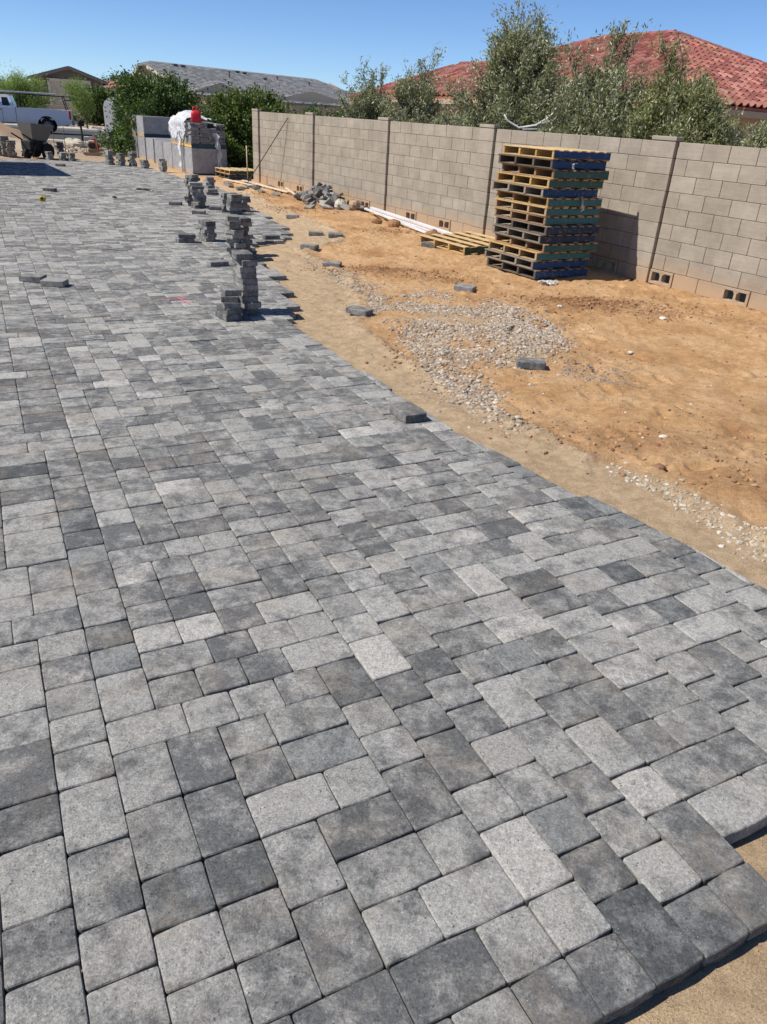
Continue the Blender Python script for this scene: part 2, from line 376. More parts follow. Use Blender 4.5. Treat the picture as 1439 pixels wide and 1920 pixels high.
def ground_all(x, y):
    """height and masks of the dirt yard"""
    x = np.asarray(x, float); y = np.asarray(y, float)
    ins = inside(x, y); d = dist_edge(x, y, [tuple(p) for p in BOTTOM+EDGE+RAGGED+FAR])
    r = x*N2.x + y*N2.y; dw = WALL_R - r
    yard = np.clip(d/.75, 0, 1); yard = yard*yard*(3-2*yard)
    z = -.058 + yard*.03 + np.clip(1.0-dw/4.0, 0, 1)*.055
    z += yard*((vnoise(x, y, .9, 3, 3)-.5)*.07 + (vnoise(x, y, 5, 9, 3)-.5)*.05)
    z += (vnoise(x, y, 15, 21, 3)-.5)*(.007 + .018*yard)
    br = np.zeros(x.shape)
    for bx, by, sa, sb, am in BROWN:
        ss = (x-bx)*W2.x*-1 + (y-by)*W2.y*-1; rr = (x-bx)*N2.x + (y-by)*N2.y
        # long axis across the view
        q = np.exp(-(((x-bx)/sa)**2 + ((y-by)/sb)**2)); br = np.maximum(br, q*am)
    br = br*np.clip(.35+1.3*vnoise(x, y, 2.2, 31, 3), 0, 1.4)*np.clip(d/.3, 0, 1)
    wid = .52 + np.clip((y-7.2)/1.5, 0, 1)*.42 - np.clip((y-15)/5, 0, 1)*.55 + (vnoise(x, y, .8, 61, 2)-.5)*.3
    lip = np.exp(-((d-wid*.93)/.075)**2)*np.clip(2.2*vnoise(x, y, 1.7, 65, 3)-.55, 0, 1)*(y > 2.4)*(~ins)
    br = np.maximum(br, .85*lip)
    tr = np.exp(-((dw-1.0-.25*np.sin(y*.6))/.5)**2)*np.clip(2.4*vnoise(x, y, .7, 67, 3)-.95, 0, 1)*(dw > .05)*(y > 3)
    br = np.maximum(br, .55*tr)
    for fx, fy, fa in FOOT:
        ca, sa = math.cos(fa), math.sin(fa); dx, dy = x-fx, y-fy; a_ = (dx*ca+dy*sa)/.145; b_ = (-dx*sa+dy*ca)/(.05+.008*np.clip(a_, -1, 1)); q = a_**4+b_**2
        z = z - .03*np.exp(-q*1.6)*(~ins) + .012*np.exp(-((np.sqrt(q)-1.35)/.3)**2)*(~ins)
    z += br*(.03 + .07*(vnoise(x, y, 11, 41, 3)-.35))
    far = np.clip((y-25.5)/3.0, 0, 1)
    far = np.maximum(far, np.clip((r-WALL_R-.3)/1.0, 0, 1))
    sand = np.clip(1.9 - d/wid*1.4, 0, 1); sand = np.where(y < 1.9, 1.0, sand); z = np.where(y < 2.2, z*.6-.028, z)
    z = np.where(y < 2.2, z-.014, z)
    z = np.where(ins, -.075, z)
    for bx, by, sa, sb in ((.7, 8.1, .75, 1.5), (-.7, 10.2, .5, .6), (1.2, 7.0, .5, .8)):
        sand = np.maximum(sand, .62*np.exp(-(((x-bx)/sa)**2+((y-by)/sb)**2)))
    quiet = np.clip((y-28)/4, 0, 1); z = z*(1-quiet) + quiet*(-.03)
    left = np.clip((-x-30)/10, 0, 1); z = z*(1-left) + left*(-.03)
    return z, np.where(ins, 1.0, sand), np.clip(br, 0, 1), far
def gz(x, y): return float(ground_all(np.array([x]), np.array([y]))[0][0])

# ================================================================== ground, one sheet to the horizon
def axis(dense, lo, hi):
    g = [50, 90, 160, 300, 700, 1800, 4000]; out = list(dense)
    a = dense[0]; st = dense[1]-dense[0]
    pre = []
    while a > lo: st *= 1.35; a -= st; pre.append(a)
    post = []; b = dense[-1]; st = dense[-1]-dense[-2]
    while b < hi: st *= 1.35; b += st; post.append(b)
    return np.array(pre[::-1] + out + post)
ys = [.3]; 
while ys[-1] < 24: ys.append(ys[-1] + .02 + .0022*max(0, ys[-1]-1))
gx = axis(list(np.arange(-4.6, 5.4, .03)), -4000, 4000); gy = axis(ys, -400, 6000)
GX, GY = np.meshgrid(gx, gy); gz_, gs, gb, gf = ground_all(GX, GY)
nxv, nyv = len(gx), len(gy); idx = np.arange(nxv*nyv).reshape(nyv, nxv)
Fq = np.stack([idx[:-1, :-1], idx[:-1, 1:], idx[1:, 1:], idx[1:, :-1]], -1).reshape(-1, 4)
ground = link('ground', np_mesh('ground', np.stack([GX, GY, gz_], -1).reshape(-1, 3), Fq, M['ground'],
              np.stack([gs, gb, gf], -1).reshape(-1, 3), True))
tag(ground, 'orange tan dirt yard running out to the horizon', 'ground', kind='structure')

# ================================================================== road and kerbs
m = MB(); m.box((0, 44.7, -.04), (900, 14.6, .06)); tag(m.build('road', M['asphalt']), 'dark asphalt residential street beyond the driveway', 'road', kind='structure')
for yy, lab in ((37.2, 'pale concrete kerb on the driveway side of the street'), (52.2, 'pale concrete kerb on the far side of the street')):
    m = MB()
    for i in range(-30, 12): m.box((i*3.0, yy, .02), (2.985, .4, .2), None, .03)
    tag(m.build('kerb', M['kerb']), lab, 'kerb', kind='structure')
m = MB(); m.box((-30, 54.4, -.005), (80, 3.9, .09), None, .02); tag(m.build('pavement', M['kerb']), 'sunlit concrete pavement along the far side of the street', 'pavement', kind='structure')

# ================================================================== paved driveway
HU = .0866; HV = .0822; U1 = 1.722; V0 = .616
def tile_field():
    ulo, uhi = -66, 62                      # half-unit columns, right end measured from U1
    vmax = 440
    sky_h = np.zeros(uhi-ulo, int); sky_h[-ulo:] = 3
    tiles = []; R = random.Random(23)
    while True:
        h = sky_h.min()
        if h > vmax: break
        i = int(np.argmin(sky_h)); j = i
        while j < len(sky_h) and sky_h[j] == h: j += 1
        while i < j:
            wleft = j-i
            if wleft == 2: opts = [2]
            elif wleft == 3: opts = [3]
            elif wleft == 4: opts = [2]
            else: opts = [2, 3]
            if wleft == 1: i += 1; continue
            q = R.random(); wd = R.choice(opts + [2]) if 2 in opts else opts[0]
            if wd == 3: ht = 2
            else: ht = 2 if q < .74 else 3
            if h == 0 and ulo+i == -5+0 and False: pass
            tiles.append((ulo+i, h, wd, ht)); sky_h[i:i+wd] = h+ht; i += wd
        # fully fill the valley then continue
    return tiles
def clip_half(poly, px, py, nx, ny):
    out = []; n = len(poly)
    for i in range(n):
        a = poly[i]; b = poly[(i+1) % n]; da = (a[0]-px)*nx+(a[1]-py)*ny; db = (b[0]-px)*nx+(b[1]-py)*ny
        if da <= 0: out.append(a)
        if (da < 0) != (db < 0):
            t = da/(da-db); out.append((a[0]+(b[0]-a[0])*t, a[1]+(b[1]-a[1])*t))
    return out
def paver_outline(L, Wd, R, lod=2, bow=.0034):
    """rounded, slightly bowed outline centred on 0"""
    pts = []; hx, hy = L/2, Wd/2
    for cx, cy, a0 in ((1, 1, 0), (-1, 1, 90), (-1, -1, 180), (1, -1, 270)):
        c = R.uniform(.005, .011) if lod > 1 else .010
        jx, jy = R.uniform(-.0015, .0015), R.uniform(-.0015, .0015)
        st = (0, 45, 90) if lod > 1 else (0, 90)
        for a in st:
            q = math.radians(a0+a); pts.append((cx*(hx-c)+c*math.cos(q)+jx, cy*(hy-c)+c*math.sin(q)+jy))
        if lod > 1:
            b = R.uniform(.3, 1.2)*bow*(1.35 if a0 in (0, 180) else .35)
            nxt = {0: (0, hy+b), 90: (-hx-b, 0), 180: (0, -hy-b), 270: (hx+b, 0)}[a0]
            pts.append(nxt)
    return pts
def paver_rings(poly, th, ch=.005, pil=.015, lod=2, tilt=(0, 0), dz=0, R=rnd):
    """stacked outlines of one paver, top at z=0; returns verts, faces"""
    n = len(poly); cx = sum(p[0] for p in poly)/n; cy = sum(p[1] for p in poly)/n
    rings = [(0, -th), (0, -.0062), (ch*.5, -.002), (ch+pil*.35, -.0005)] if lod > 1 else [(0, -th), (0, -.006), (ch, -.0008)]
    vs = []
    for ins_, z in rings:
        for x, y in poly:
            dx, dy = cx-x, cy-y; l = math.hypot(dx, dy) or 1; k = min(.9, ins_*1.3/l)
            vs.append((x+dx*k, y+dy*k, z+dz+tilt[0]*x+tilt[1]*y))
    fs = []
    for r in range(len(rings)-1):
        for i in range(n):
            i2 = (i+1) % n; fs.append((r*n+i, r*n+i2, (r+1)*n+i2, (r+1)*n+i))
    b = (len(rings)-1)*n
    if lod > 1:
        vs.append((cx, cy, dz+.0002)); fs += [(b+i, b+(i+1) % n, len(vs)-1) for i in range(n)]
    else: fs.append(tuple(b+i for i in range(n)))
    return vs, fs
def paver_tint(R):
    q = R.random()
    if q < .07: b = R.uniform(.175, .205); c = (b*.97, b*1.0, b*.99)
    elif q < .1: b = R.uniform(.30, .345); c = (b*1.03, b, b*.95)
    elif q < .14: b = R.uniform(.24, .28); c = (b*1.03, b, b*.95)
    else: b = R.gauss(.262, .019); b = max(.215, min(.315, b)); c = (b*1.01, b*1.0, b*.96)
    return c
def set_seed(me, cols, name='seed'):
    a = me.attributes.new(name, 'FLOAT_COLOR', 'POINT'); a.data.foreach_set('color', np.array([(*c, 1.0) for c in cols], dtype=np.float32).ravel())

drive = None
def build_drive():
    global drive
    # bedding under the stones
    m = MB(); pts = [(x, y) for x, y in POLY]
    cxy = np.array(pts).mean(0)
    me = bpy.data.meshes.new('driveway')
    drive = None
    R = random.Random(5); near = []; far = []
    for (a, h, wd, ht) in tile_field():
        u0 = U1 + a*HU; v0 = V0 + h*HV; uc = u0 + wd*HU/2; vc = v0 + ht*HV/2
        c = U*uc + V2*vc
        if c.y < -1 or c.y > 29: continue
        near.append((c.x, c.y, wd*HU, ht*HV, uc, vc))
    cx = np.array([t[0] for t in near]); cy = np.array([t[1] for t in near])
    ins = inside(cx, cy); de = dist_edge(cx, cy, EDGE)
    keep = [(t, i, d) for t, i, d in zip(near, ins, de) if i or (d < .16 and t[1] < 7.3)]
    out = []
    for (x, y, L, Wd, uc, vc), i, d in keep:
        lod = 2 if y < 11 else 1
        g = R.uniform(.0034, .0056) if y < 11 else .0065
        poly = paver_outline(L-g*.62, Wd-g*(1.75 if y < 11 else 1.9), R, lod)
        ang = R.uniform(-.006, .006)
        wp = [(x + (U.x*math.cos(ang)-U.y*math.sin(ang))*p[0] + (V2.x*math.cos(ang)-V2.y*math.sin(ang))*p[1],
               y + (U.y*math.cos(ang)+U.x*math.sin(ang))*p[0] + (V2.y*math.cos(ang)+V2.x*math.sin(ang))*p[1]) for p in poly]
        if d < .2 and 2.0 < y < 7.45:
            for (x0, y0), (x1, y1) in zip(EDGE[:-1], EDGE[1:]):
                ex, ey = x1-x0, y1-y0; l = math.hypot(ex, ey); nx_, ny_ = -ey/l, ex/l
                if nx_ < 0: nx_, ny_ = -nx_, -ny_
                t = ((x-x0)*ex+(y-y0)*ey)/(l*l)
                if -.6/l < t < 1+.6/l: wp = clip_half(wp, x0, y0, nx_, ny_)
                if len(wp) < 3: break
            if len(wp) < 3: continue
            ar = abs(sum(wp[k][0]*wp[(k+1) % len(wp)][1]-wp[(k+1) % len(wp)][0]*wp[k][1] for k in range(len(wp))))/2
            if ar < .0004: continue
        out.append((wp, x, y, lod, L*Wd))
    # the 300 that show largest
    def size(t):
        wp, x, y, lod, ar = t; dd = (x*x+y*y+CAM_H**2); s = ar/dd**1.5
        v = _R.transposed() @ Vector((x, y, -CAM_H)); px_, py_ = v.x/v.z*1387, v.y/v.z*1387
        if v.z < .1 or abs(px_) > 760 or abs(py_) > 1010: s *= .001
        return -s
    out.sort(key=size)
    # base layer
    bm = MB(); th = .07
    bx = [(x, y) for x, y in POLY]
    import mathutils
    tri = mathutils.geometry.tessellate_polygon([[Vector((x, y, 0)) for x, y in bx]])
    cc = np.array(bx)
    bm.add([(x, y, -.052) for x, y in bx], [tuple(t) for t in tri])
    # joint sand, brushed up between the stones away from the open edges
    inn = [(x-N2.x*.3, y-N2.y*.3) for x, y in EDGE[1:]] + [(x-N2.x*.34, y-N2.y*.34) for x, y in RAGGED] + [(x, y-.35) for x, y in FAR] + [(x, y) for x, y in LEFT[:2]] + [tuple(U*u_+V2*v_) for u_, v_ in ((-3.4, .86), (1.45, .86), (1.6, 1.13), (2.5, 1.13))]
    tri = mathutils.geometry.tessellate_polygon([[Vector((x, y, 0)) for x, y in inn]])
    bm.add([(x, y, -.034) for x, y in inn], [tuple(t) for t in tri])
    drive = bm.build('driveway', M['bedding'])
    tag(drive, 'grey paver driveway, half laid, with sand bed in its joints', 'driveway', kind='structure')
    for t in out[:300]:
        wp, x, y, lod, ar = t
        loc = [(p[0]-x, p[1]-y) for p in wp]
        vs, fs = paver_rings(loc, .06, lod=2, tilt=(R.gauss(0, .008), R.gauss(0, .008)), dz=R.gauss(0, .0017))
        b = MB(); b.add(vs, fs, paver_tint(R)); me = b.mesh('paver', M['paver']); sd = (R.random(), R.random(), R.random()); set_seed(me, [sd]*len(vs))
        me.polygons.foreach_set('use_smooth', [False]*len(fs))
        link('paver', me, None, drive, (x, y, 0))
    b = MB(); seeds = []
    for t in out[300:]:
        wp, x, y, lod, ar = t
        vs, fs = paver_rings(wp, .06, lod=lod, tilt=(0, 0), dz=R.gauss(0, .0019))
        b.add(vs, fs, paver_tint(R)); seeds += [(R.random(), R.random(), R.random())]*len(vs)
    me = b.mesh('paver_field', M['paver']); set_seed(me, seeds)
    tag(link('paver_field', me, None, drive), kind='stuff')
    # pink marking-paint arrow on the stones
    m = MB(); z = .0052
    p0, p1 = Vector((-2.42, 8.25)), Vector((-2.22, 8.0)); d = (p1-p0); n = Vector((-d.y, d.x)).normalized()*.008
    m.add([(*(p0+n), z), (*(p0-n), z), (*(p1-n), z), (*(p1+n), z)], [(0, 1, 2, 3)])
    q = p0 + d*.25
    for e in (Vector((-2.55, 8.12)), Vector((-2.33, 8.3))):
        d2 = e-q; n2 = Vector((-d2.y, d2.x)).normalized()*.007
        m.add([(*(q+n2), z+.0006), (*(q-n2), z+.0006), (*(e-n2), z+.0006), (*(e+n2), z+.0006)], [(0, 1, 2, 3)])
    m.build('paint_mark', simple('pink_paint', (.75, .16, .24), .8, .3, 60), drive)
build_drive()
# ================================================================== block wall
def build_wall():
    LEN0, LEN1 = -2.6, 16.35               # metres along W2 from the reference foot
    base = Vector((4.59, 9.37)); ang = math.atan2(W2.y, W2.x)
    root = thing('block_wall', 'long tan concrete block garden wall with pilasters, soil-stained at its foot', 'wall', (base.x, base.y, 0), ang)
    # local x runs along the wall (away from the camera), local -y... N2 is to the right of W2 => local -y points through the wall
    Z0 = .02; CH = .2
    piers = [-1.95, 1.9, 5.72, 9.19, 12.68, 16.1]      # right (camera-side) edge of each pilaster
    core = MB(); core.box(((LEN0+LEN1)/2, -.1, 1.015), (LEN1-LEN0, .12, 1.58))
    core.build('mortar_core', M['mortar'], root)
    R = random.Random(3)
    full = MB(); full.box((0, 0, 0), (.394, .075, .1955), None, .0035); fm = full.mesh('block', M['block'])
    halfm = MB(); halfm.box((0, 0, 0), (.194, .075, .1955), None, .0035); hm = halfm.mesh('block', M['block'])
    # hollow block laid on its side as a drain: frame with two cells
    wb = MB(); t = .035
    for z_, h_ in ((-.096+t/2, t), (.096-t/2, t)): wb.box((0, 0, z_), (.391, .09, h_), None, .003)
    for x_ in (-.391/2+.018, 0, .391/2-.018): wb.box((x_, .001, 0), (.036, .09, .192-2*t-.001), None, 0)
    for sx in (-1, 1):
        for dx in (-1, 1):
            for dz in (-1, 1):
                cx_ = sx*.0978 + dx*.0798; cz_ = dz*.061
                wb.add([(cx_-dx*.028, .044, cz_), (cx_, .044, cz_), (cx_, .044, cz_-dz*.028), (cx_-dx*.028, -.04, cz_), (cx_, -.04, cz_), (cx_, -.04, cz_-dz*.028)],
                       [(0, 1, 2)[::-dx*dz], (0, 2, 5, 3)[::dx*dz]])
    wm = wb.mesh('weep_block', M['block'])
    dk = MB(); dk.box((0, 0, 0), (.33, .004, .12)); dm = dk.mesh('weep_shadow', simple('wall_cavity', (.05, .042, .035), .95, .3, 30))
    weeps = {(-1, 2): 1}
    items = []
    bounds = [LEN0] + [p for p in piers]
    for pi, p in enumerate(piers[:-1] + [None]):
        pass
    segs = []
    prev = LEN0
    for p in piers: segs.append((prev, p)); prev = p+.42
    weep_at = [1.55, .52, 3.3, 7.0, 8.35, 9.95, 11.6, 13.6, 14.9, -.9, 2.6, 10.6, 5.1]
    for k in range(9):
        z = Z0 + k*CH + .096
        for (a, b) in segs:
            x = a + .004; first = True
            # courses start with a half block on every other row
            step0 = .2 if k % 2 else .4
            pos = b
            while pos - a > .06:
                L = step0 if pos == b else .4
                L = min(L, pos-a)
                items.append((pos-L/2, z, L-.006, k)); pos -= L
    vis = lambda it: (it[0]-(-.2))
    order = sorted(items, key=lambda it: (abs(it[0]-.6) if it[0] < .6 else it[0]-.6))
    stuffb = MB(); cnt = 0
    for (x, z, L, k) in order:
        weep = k == 0 and any(abs(x-w_) < .2 for w_ in weep_at) and L > .35
        yy = -.0375 + R.gauss(0, .0012); c = R.uniform(.94, 1.06)
        if weep:
            o = link('weep_block', wm, None, root, (x, -.03, z)); o.scale = (L/.391, 1, 1)
            continue
        if cnt < 225:
            me = fm if L > .3 else hm
            o = link('block', me, None, root, (x, yy, z), (R.gauss(0, .003), 0, R.gauss(0, .003)))
            o.scale = (L/(.394 if L > .3 else .194), 1, 1); cnt += 1
        else:
            stuffb.box((x, yy, z), (L, .075, .1955), None, .0035, (c, c, c*.99))
    tag(stuffb.build('far_blocks', M['block'], root), kind='stuff')
    # pilasters, each nine blocks and a cap
    pm = MB(); pm.box((0, 0, 0), (.405, .12, .196), None, .005); pme = pm.mesh('block', M['block'])
    cm = MB(); cm.box((0, 0, 0), (.412, .13, .052), None, .006); cme = cm.mesh('cap', M['block'])
    for p in piers:
        c = MB(); c.box((p+.21, -.02, .9), (.38, .1, 1.86)); pil = c.build('pilaster', M['mortar'], root)
        for k in range(9):
            o = link('block', pme, None, pil, (p+.21+R.gauss(0, .002), -.008+R.gauss(0, .0015), Z0+k*CH+.096))
        link('cap', cme, None, pil, (p+.21, -.006, Z0+9*CH+.028))
    return root
build_wall()

# ================================================================== pallets
NAVY = (.012, .035, .085); BLUE = (.008, .055, .17); TEAL = (.03, .14, .16); DTEAL = (.03, .10, .10); GREEN = (.02, .07, .055)
PALE = (.54, .39, .20); YEL = (.48, .31, .12); TAN = (.42, .29, .16); BRN = (.30, .19, .105); GRY = (.25, .21, .165); DRK = (.11, .088, .066)
_pm = {}
def wood_mesh(size, col, mat, key):
    k = (key, tuple(round(s_, 4) for s_ in size), col)
    if k not in _pm: _pm[k] = MB().box((0, 0, 0), size, None, .003, col).mesh(key, mat)
    return _pm[k]
def pallet(loc, rz_, label, wood, paint, top=None, ln=1.0, wd=1.08, nb=7, group=None, R=rnd, tilt=(0, 0), hgt=.115, category='pallet'):
    """stringers along local x (their flank is painted), deck boards along local y"""
    p = thing('pallet', label, category, loc, rz_, group); p.rotation_euler = (tilt[0], tilt[1], rz_)
    top = top or wood; sh = hgt-.032
    for i in range(4):
        y = -wd/2 + .02 + i*(wd-.04)/3
        outer = i in (0, 3)
        o = link('stringer', wood_mesh((ln-.006, .038, sh), wood, M['wood'], 'stringer'), None, p, (R.gauss(0, .003), y, .016+sh/2))
        if outer:
            link('painted_side', wood_mesh((ln-.02, .006, sh-.004), paint, M['paint'], 'painted_side'), None, o, (0, -.0215 if i == 0 else .0215, 0))
    for i in range(nb):
        bw = .088 if nb > 5 else .105; x = -ln/2 + bw/2 + i*(ln-bw)/(nb-1)
        link('deck_board', wood_mesh((bw, wd+.012, .015), top, M['wood'], 'deck_board'), None, p, (x+R.gauss(0, .004), R.gauss(0, .004), hgt-.0078), (0, 0, R.gauss(0, .004)))
    for i in range(4):
        x = -ln/2 + .05 + i*(ln-.1)/3
        link('bottom_board', wood_mesh((.09, wd+.01, .015), wood, M['wood'], 'bottom_board'), None, p, (x+R.gauss(0, .004), R.gauss(0, .004), .0078))
    return p
ORD = ['topmost', 'second from the top', 'third from the top', 'fourth from the top', 'fifth from the top', 'sixth from the top', 'seventh from the top', 'eighth from the top', 'ninth from the top', 'tenth from the top', 'eleventh from the top', 'twelfth from the top', 'thirteenth from the top', 'fourteenth, at the very bottom']
PAL = [(YEL, BLUE, PALE, .03, 0), (DRK, BLUE, None, -.01, .02), (BRN, DTEAL, None, .04, -.015), (YEL, DTEAL, None, 0, .02), (GRY, BLUE, None, -.05, .045), (YEL, TEAL, PALE, .02, 0), (TAN, TEAL, PALE, .02, .015),
       (BRN, TEAL, TAN, .03, .02), (DRK, NAVY, GRY, .03, -.03), (GRY, NAVY, None, .01, .0), (BRN, DTEAL, TAN, .05, -.03), (TAN, TEAL, YEL, 0, .03), (GRY, BLUE, GRY, -.03, .06), (DRK, BLUE, GRY, -.01, .01)]
CN = {YEL: 'yellow pine', DRK: 'dark weathered', BRN: 'brown', GRY: 'grey weathered', TAN: 'tan'}
PN = {BLUE: 'blue', NAVY: 'navy', TEAL: 'teal', DTEAL: 'dull teal'}
pang = math.radians(32.5); pc = Vector((2.02, 11.31)); pu = Vector((math.cos(pang), math.sin(pang))); pv = Vector((-pu.y, pu.x))
pbase = max(gz(pc.x+a, pc.y+b) for a in (-.5, 0, .5) for b in (-.5, 0, .5)) - .012
R = random.Random(17)
for i, (wd_, pt, tp, du, dv) in enumerate(PAL):
    c = pc + pu*du + pv*dv; k = 13-i
    pallet((c.x, c.y, pbase + k*.1155), pang + R.gauss(0, .018), '%s wood pallet with %s sides, %s of the tall stack' % (CN[wd_], PN[pt], ORD[i]), wd_, pt, tp, R=R, group='pallets piled in the tall stack by the wall')
fz = gz(1.1, 13.2)
pallet((1.12, 13.2, fz+.0), math.radians(38), 'single yellow slatted pallet with green side lying flat on the dirt', YEL, GREEN, PALE, 1.15, 1.15, 5, None, R, (.02, -.02), .125)

# shreds of stretch film caught on the pallets
def shred(loc, label, w_, h_, seed, drape=(0, 0, -1)):
    R = random.Random(seed); P = []
    for i in range(7):
        t = i/6; row = []
        for j in range(4):
            q = (j/3-.5)*w_*(1-.6*t)
            row.append((q + .03*math.sin(5*t+seed)+R.uniform(-.01, .01), R.uniform(-.03, .03), -h_*t + R.uniform(-.01, .01)))
        P.append(row)
    m = MB(); m.grid(P); o = m.build('film_scrap', M['film'], None, loc); o.rotation_euler = (0, 0, pang); tag(o, label, 'plastic scrap')
c = pc + pu*.1 - pv*.585; shred((c.x, c.y, 1.1), 'torn scrap of clear film hanging from the fifth pallet side', .05, .2, 4)
c = pc - pu*.18 - pv*.60; shred((c.x, c.y, 1.5), 'thin white film shred hanging near the stack top', .04, .1, 9)
m = MB(); P = []
R = random.Random(8)
for i in range(9):
    P.append([(.24*(i/8-.5)+R.uniform(-.03, .03), .14*(j/6-.5)+R.uniform(-.03, .03), .02+R.uniform(-.02, .03)) for j in range(7)])
m.grid(P); c = pc - pu*.42 - pv*.72; tag(m.build('film_scrap', M['film'], None, (c.x, c.y, gz(c.x, c.y))), 'crumpled clear film on the dirt at the tall stack foot', 'plastic scrap')

# ================================================================== loose and stacked pavers
def loose_mesh(L, Wd, seed):
    R = random.Random(seed); poly = paver_outline(L-.004, Wd-.004, R, 2)
    vs, fs = paver_rings(poly, .06, ch=.006, lod=2, dz=.06)
    b = MB(); n = len(poly); b.add(vs, fs + [tuple(range(n))[::-1]], tuple(x*.85 for x in paver_tint(R))); me = b.mesh('loose_paver', M['paver'])
    set_seed(me, [(R.random(), R.random(), R.random())]*len(vs)); return me
LM = [loose_mesh(3*HU, 2*HU, 100+i) for i in range(10)] + [loose_mesh(2*HU, 2*HU, 200+i) for i in range(6)]
ONUM = ['bottom', 'second', 'third', 'fourth', 'fifth', 'sixth', 'seventh', 'eighth', 'ninth', 'tenth', 'eleventh', 'twelfth']
lr = random.Random(77)
def one_paver(x, y, z, a, label, group=None, sq=False, rot=None):
    me = lr.choice(LM[10:] if sq else LM[:10]); o = link('loose_paver', me, None, None, (x, y, z), (0, 0, a))
    if rot: o.rotation_euler = (rot[0], rot[1], a)
    return tag(o, label, 'paver', group)
def stack(x, y, n, where, a0=None, z0=.004, sq=False, jit=.014, ja=.2):
    a0 = TH if a0 is None else a0
    for k in range(n):
        rank = ONUM[k] if k < n-1 or n == 1 else 'top'
        one_paver(x+lr.gauss(0, jit), y+lr.gauss(0, jit), z0+k*.0602, a0+lr.gauss(0, ja), 'grey paver, %s of the %s' % (rank, where), 'pavers stacked along the driveway', sq)
A90 = TH - math.pi/2
stack(-1.575, 7.83, 10, 'straight ten-high stack at the ragged edge', A90+.05, jit=.012, ja=.07)
stack(-1.675, 7.53, 5, 'five-high stack leaning on the ten-high stack', A90, jit=.014, ja=.12)
stack(-2.40, 11.15, 9, 'nine-high stack beyond the pair of flat pavers', A90, jit=.016)
stack(-2.33, 11.47, 8, 'eight-high stack hugging the nine-high stack', A90+.1, jit=.014)
stack(-3.06, 12.3, 5, 'five-high stack left of the nine-high stack', A90+.2, jit=.008, ja=.08)
stack(-3.34, 12.04, 2, 'two-high pile beside the five-high stack', TH-.35)
stack(-2.58, 12.85, 1, 'lone paver right behind the eight-high stack', TH-.2)
stack(-3.58, 16.1, 6, 'six-high stack with two neighbours by the dirt', A90)
stack(-3.36, 15.85, 6, 'six-high stack touching another near the dirt', TH+.2)
stack(-3.25, 16.35, 5, 'five-high stack behind the two six-high ones', A90)
stack(-4.24, 16.45, 8, 'crooked eight-high stack with bricks at its feet', TH, jit=.03, ja=.5)
stack(-4.42, 16.75, 10, 'crooked ten-high stack behind the eight-high one', TH+.3, jit=.025, ja=.4)
stack(-4.72, 19.5, 6, 'lone six-high stack beside the orange dirt', A90)
stack(-4.62, 19.2, 2, 'low pair beside the lone six-high stack', TH)
one_paver(-4.8, 16.72, .004, .1, 'dark paver lying flat left of the crooked stacks', 'loose pavers on the driveway')
one_paver(-4.0, 15.5, .004, .15, 'dark paver lying flat in front of the crooked stacks', 'loose pavers on the driveway')
one_paver(-3.85, 16.3, .004, .15, 'dark paver lying just right of the crooked stacks', 'loose pavers on the driveway')
one_paver(-3.7, 16.42, .004, .3, 'dark paver behind another just right of the crooked stacks', 'loose pavers on the driveway')
one_paver(-2.44, 10.28, .004, TH+.1, 'dark paver lying flat in front of the nine-high stack', 'loose pavers on the driveway')
one_paver(-2.5, 10.46, .004, TH-.5, 'second flat paver in front of the nine-high stack', 'loose pavers on the driveway', True)
one_paver(-4.2, 8.66, .004, -.02, 'charcoal paver lying flat alone on the open driveway, left of its twin', 'loose pavers on the driveway')
one_paver(-3.88, 8.5, .004, .05, 'charcoal paver lying flat on the open driveway, right of its twin', 'loose pavers on the driveway')
one_paver(-7.9, 17.75, .004, .05, 'dark paver lying flat far out on the driveway', 'loose pavers on the driveway')
one_paver(-10.47, 24.5, .004, .1, 'dark paver lying flat by the edge of the house shadow', 'loose pavers on the driveway')
one_paver(.13, 5.04, .004, A90, 'grey paver lying on the laid stones at the cut edge', 'loose pavers on the driveway')
one_paver(-2.15, 12.9, .004, TH, 'loose paver near the ragged paving edge behind the nine-high stack', 'loose pavers on the driveway')
for x, y, a, lab in ((-1.5, 13.75, .1, 'dark paver on the dirt, left one of the far pair'), (-1.14, 13.6, .15, 'dark paver on the dirt, right one of the far pair'), (-1.42, 12.15, -.3, 'dark paver on the dirt above the gravel streak'),
                     (-.96, 11.0, -.1, 'dark paver set in the pale gravel streak'), (-.40, 8.1, -.45, 'dark paver on the sand strip beside the gravel'), (.87, 9.85, -.4, 'dark paver on the dirt before the tall pallet stack'),
                     (1.25, 6.6, -.05, 'dark paver at the near end of the gravel patch'), (-2.2, 15.85, .05, 'dark paver on the dirt near the rubble heap'), (.48, 13.05, -.3, 'dark paver beside the flat yellow pallet')):
    one_paver(x, y, gz(x, y)-.006, a, lab, 'pavers lying on the dirt', rot=(lr.gauss(0, .04), lr.gauss(0, .04)))
for x, y, n, w_ in ((-9.63, 26.35, 7, 'first seven-high stack by the wrapped loads'), (-9.2, 26.2, 6, 'six-high stack between two seven-high ones'), (-8.85, 26.3, 7, 'seven-high stack nearest the loads'), (-8.3, 25.75, 4, 'four-high stack before the wrapped loads'), (-7.48, 25.0, 6, 'six-high stack before the wrapped loads')):
    stack(x, y, n, w_, A90+.3)
for x, y, n, w_ in ((-12.15, 27.4, 8, 'eight-high stack beside the mortar buggy'), (-11.75, 26.75, 4, 'four-high stack right of the mortar buggy'), (-11.95, 28.1, 8, 'eight-high stack behind the low double pile'), (-11.35, 26.85, 4, 'left half of the low double pile'), (-11.08, 26.85, 4, 'right half of the low double pile')):
    stack(x, y, n, w_, A90+.3, z0=max(.004, gz(x, y)))

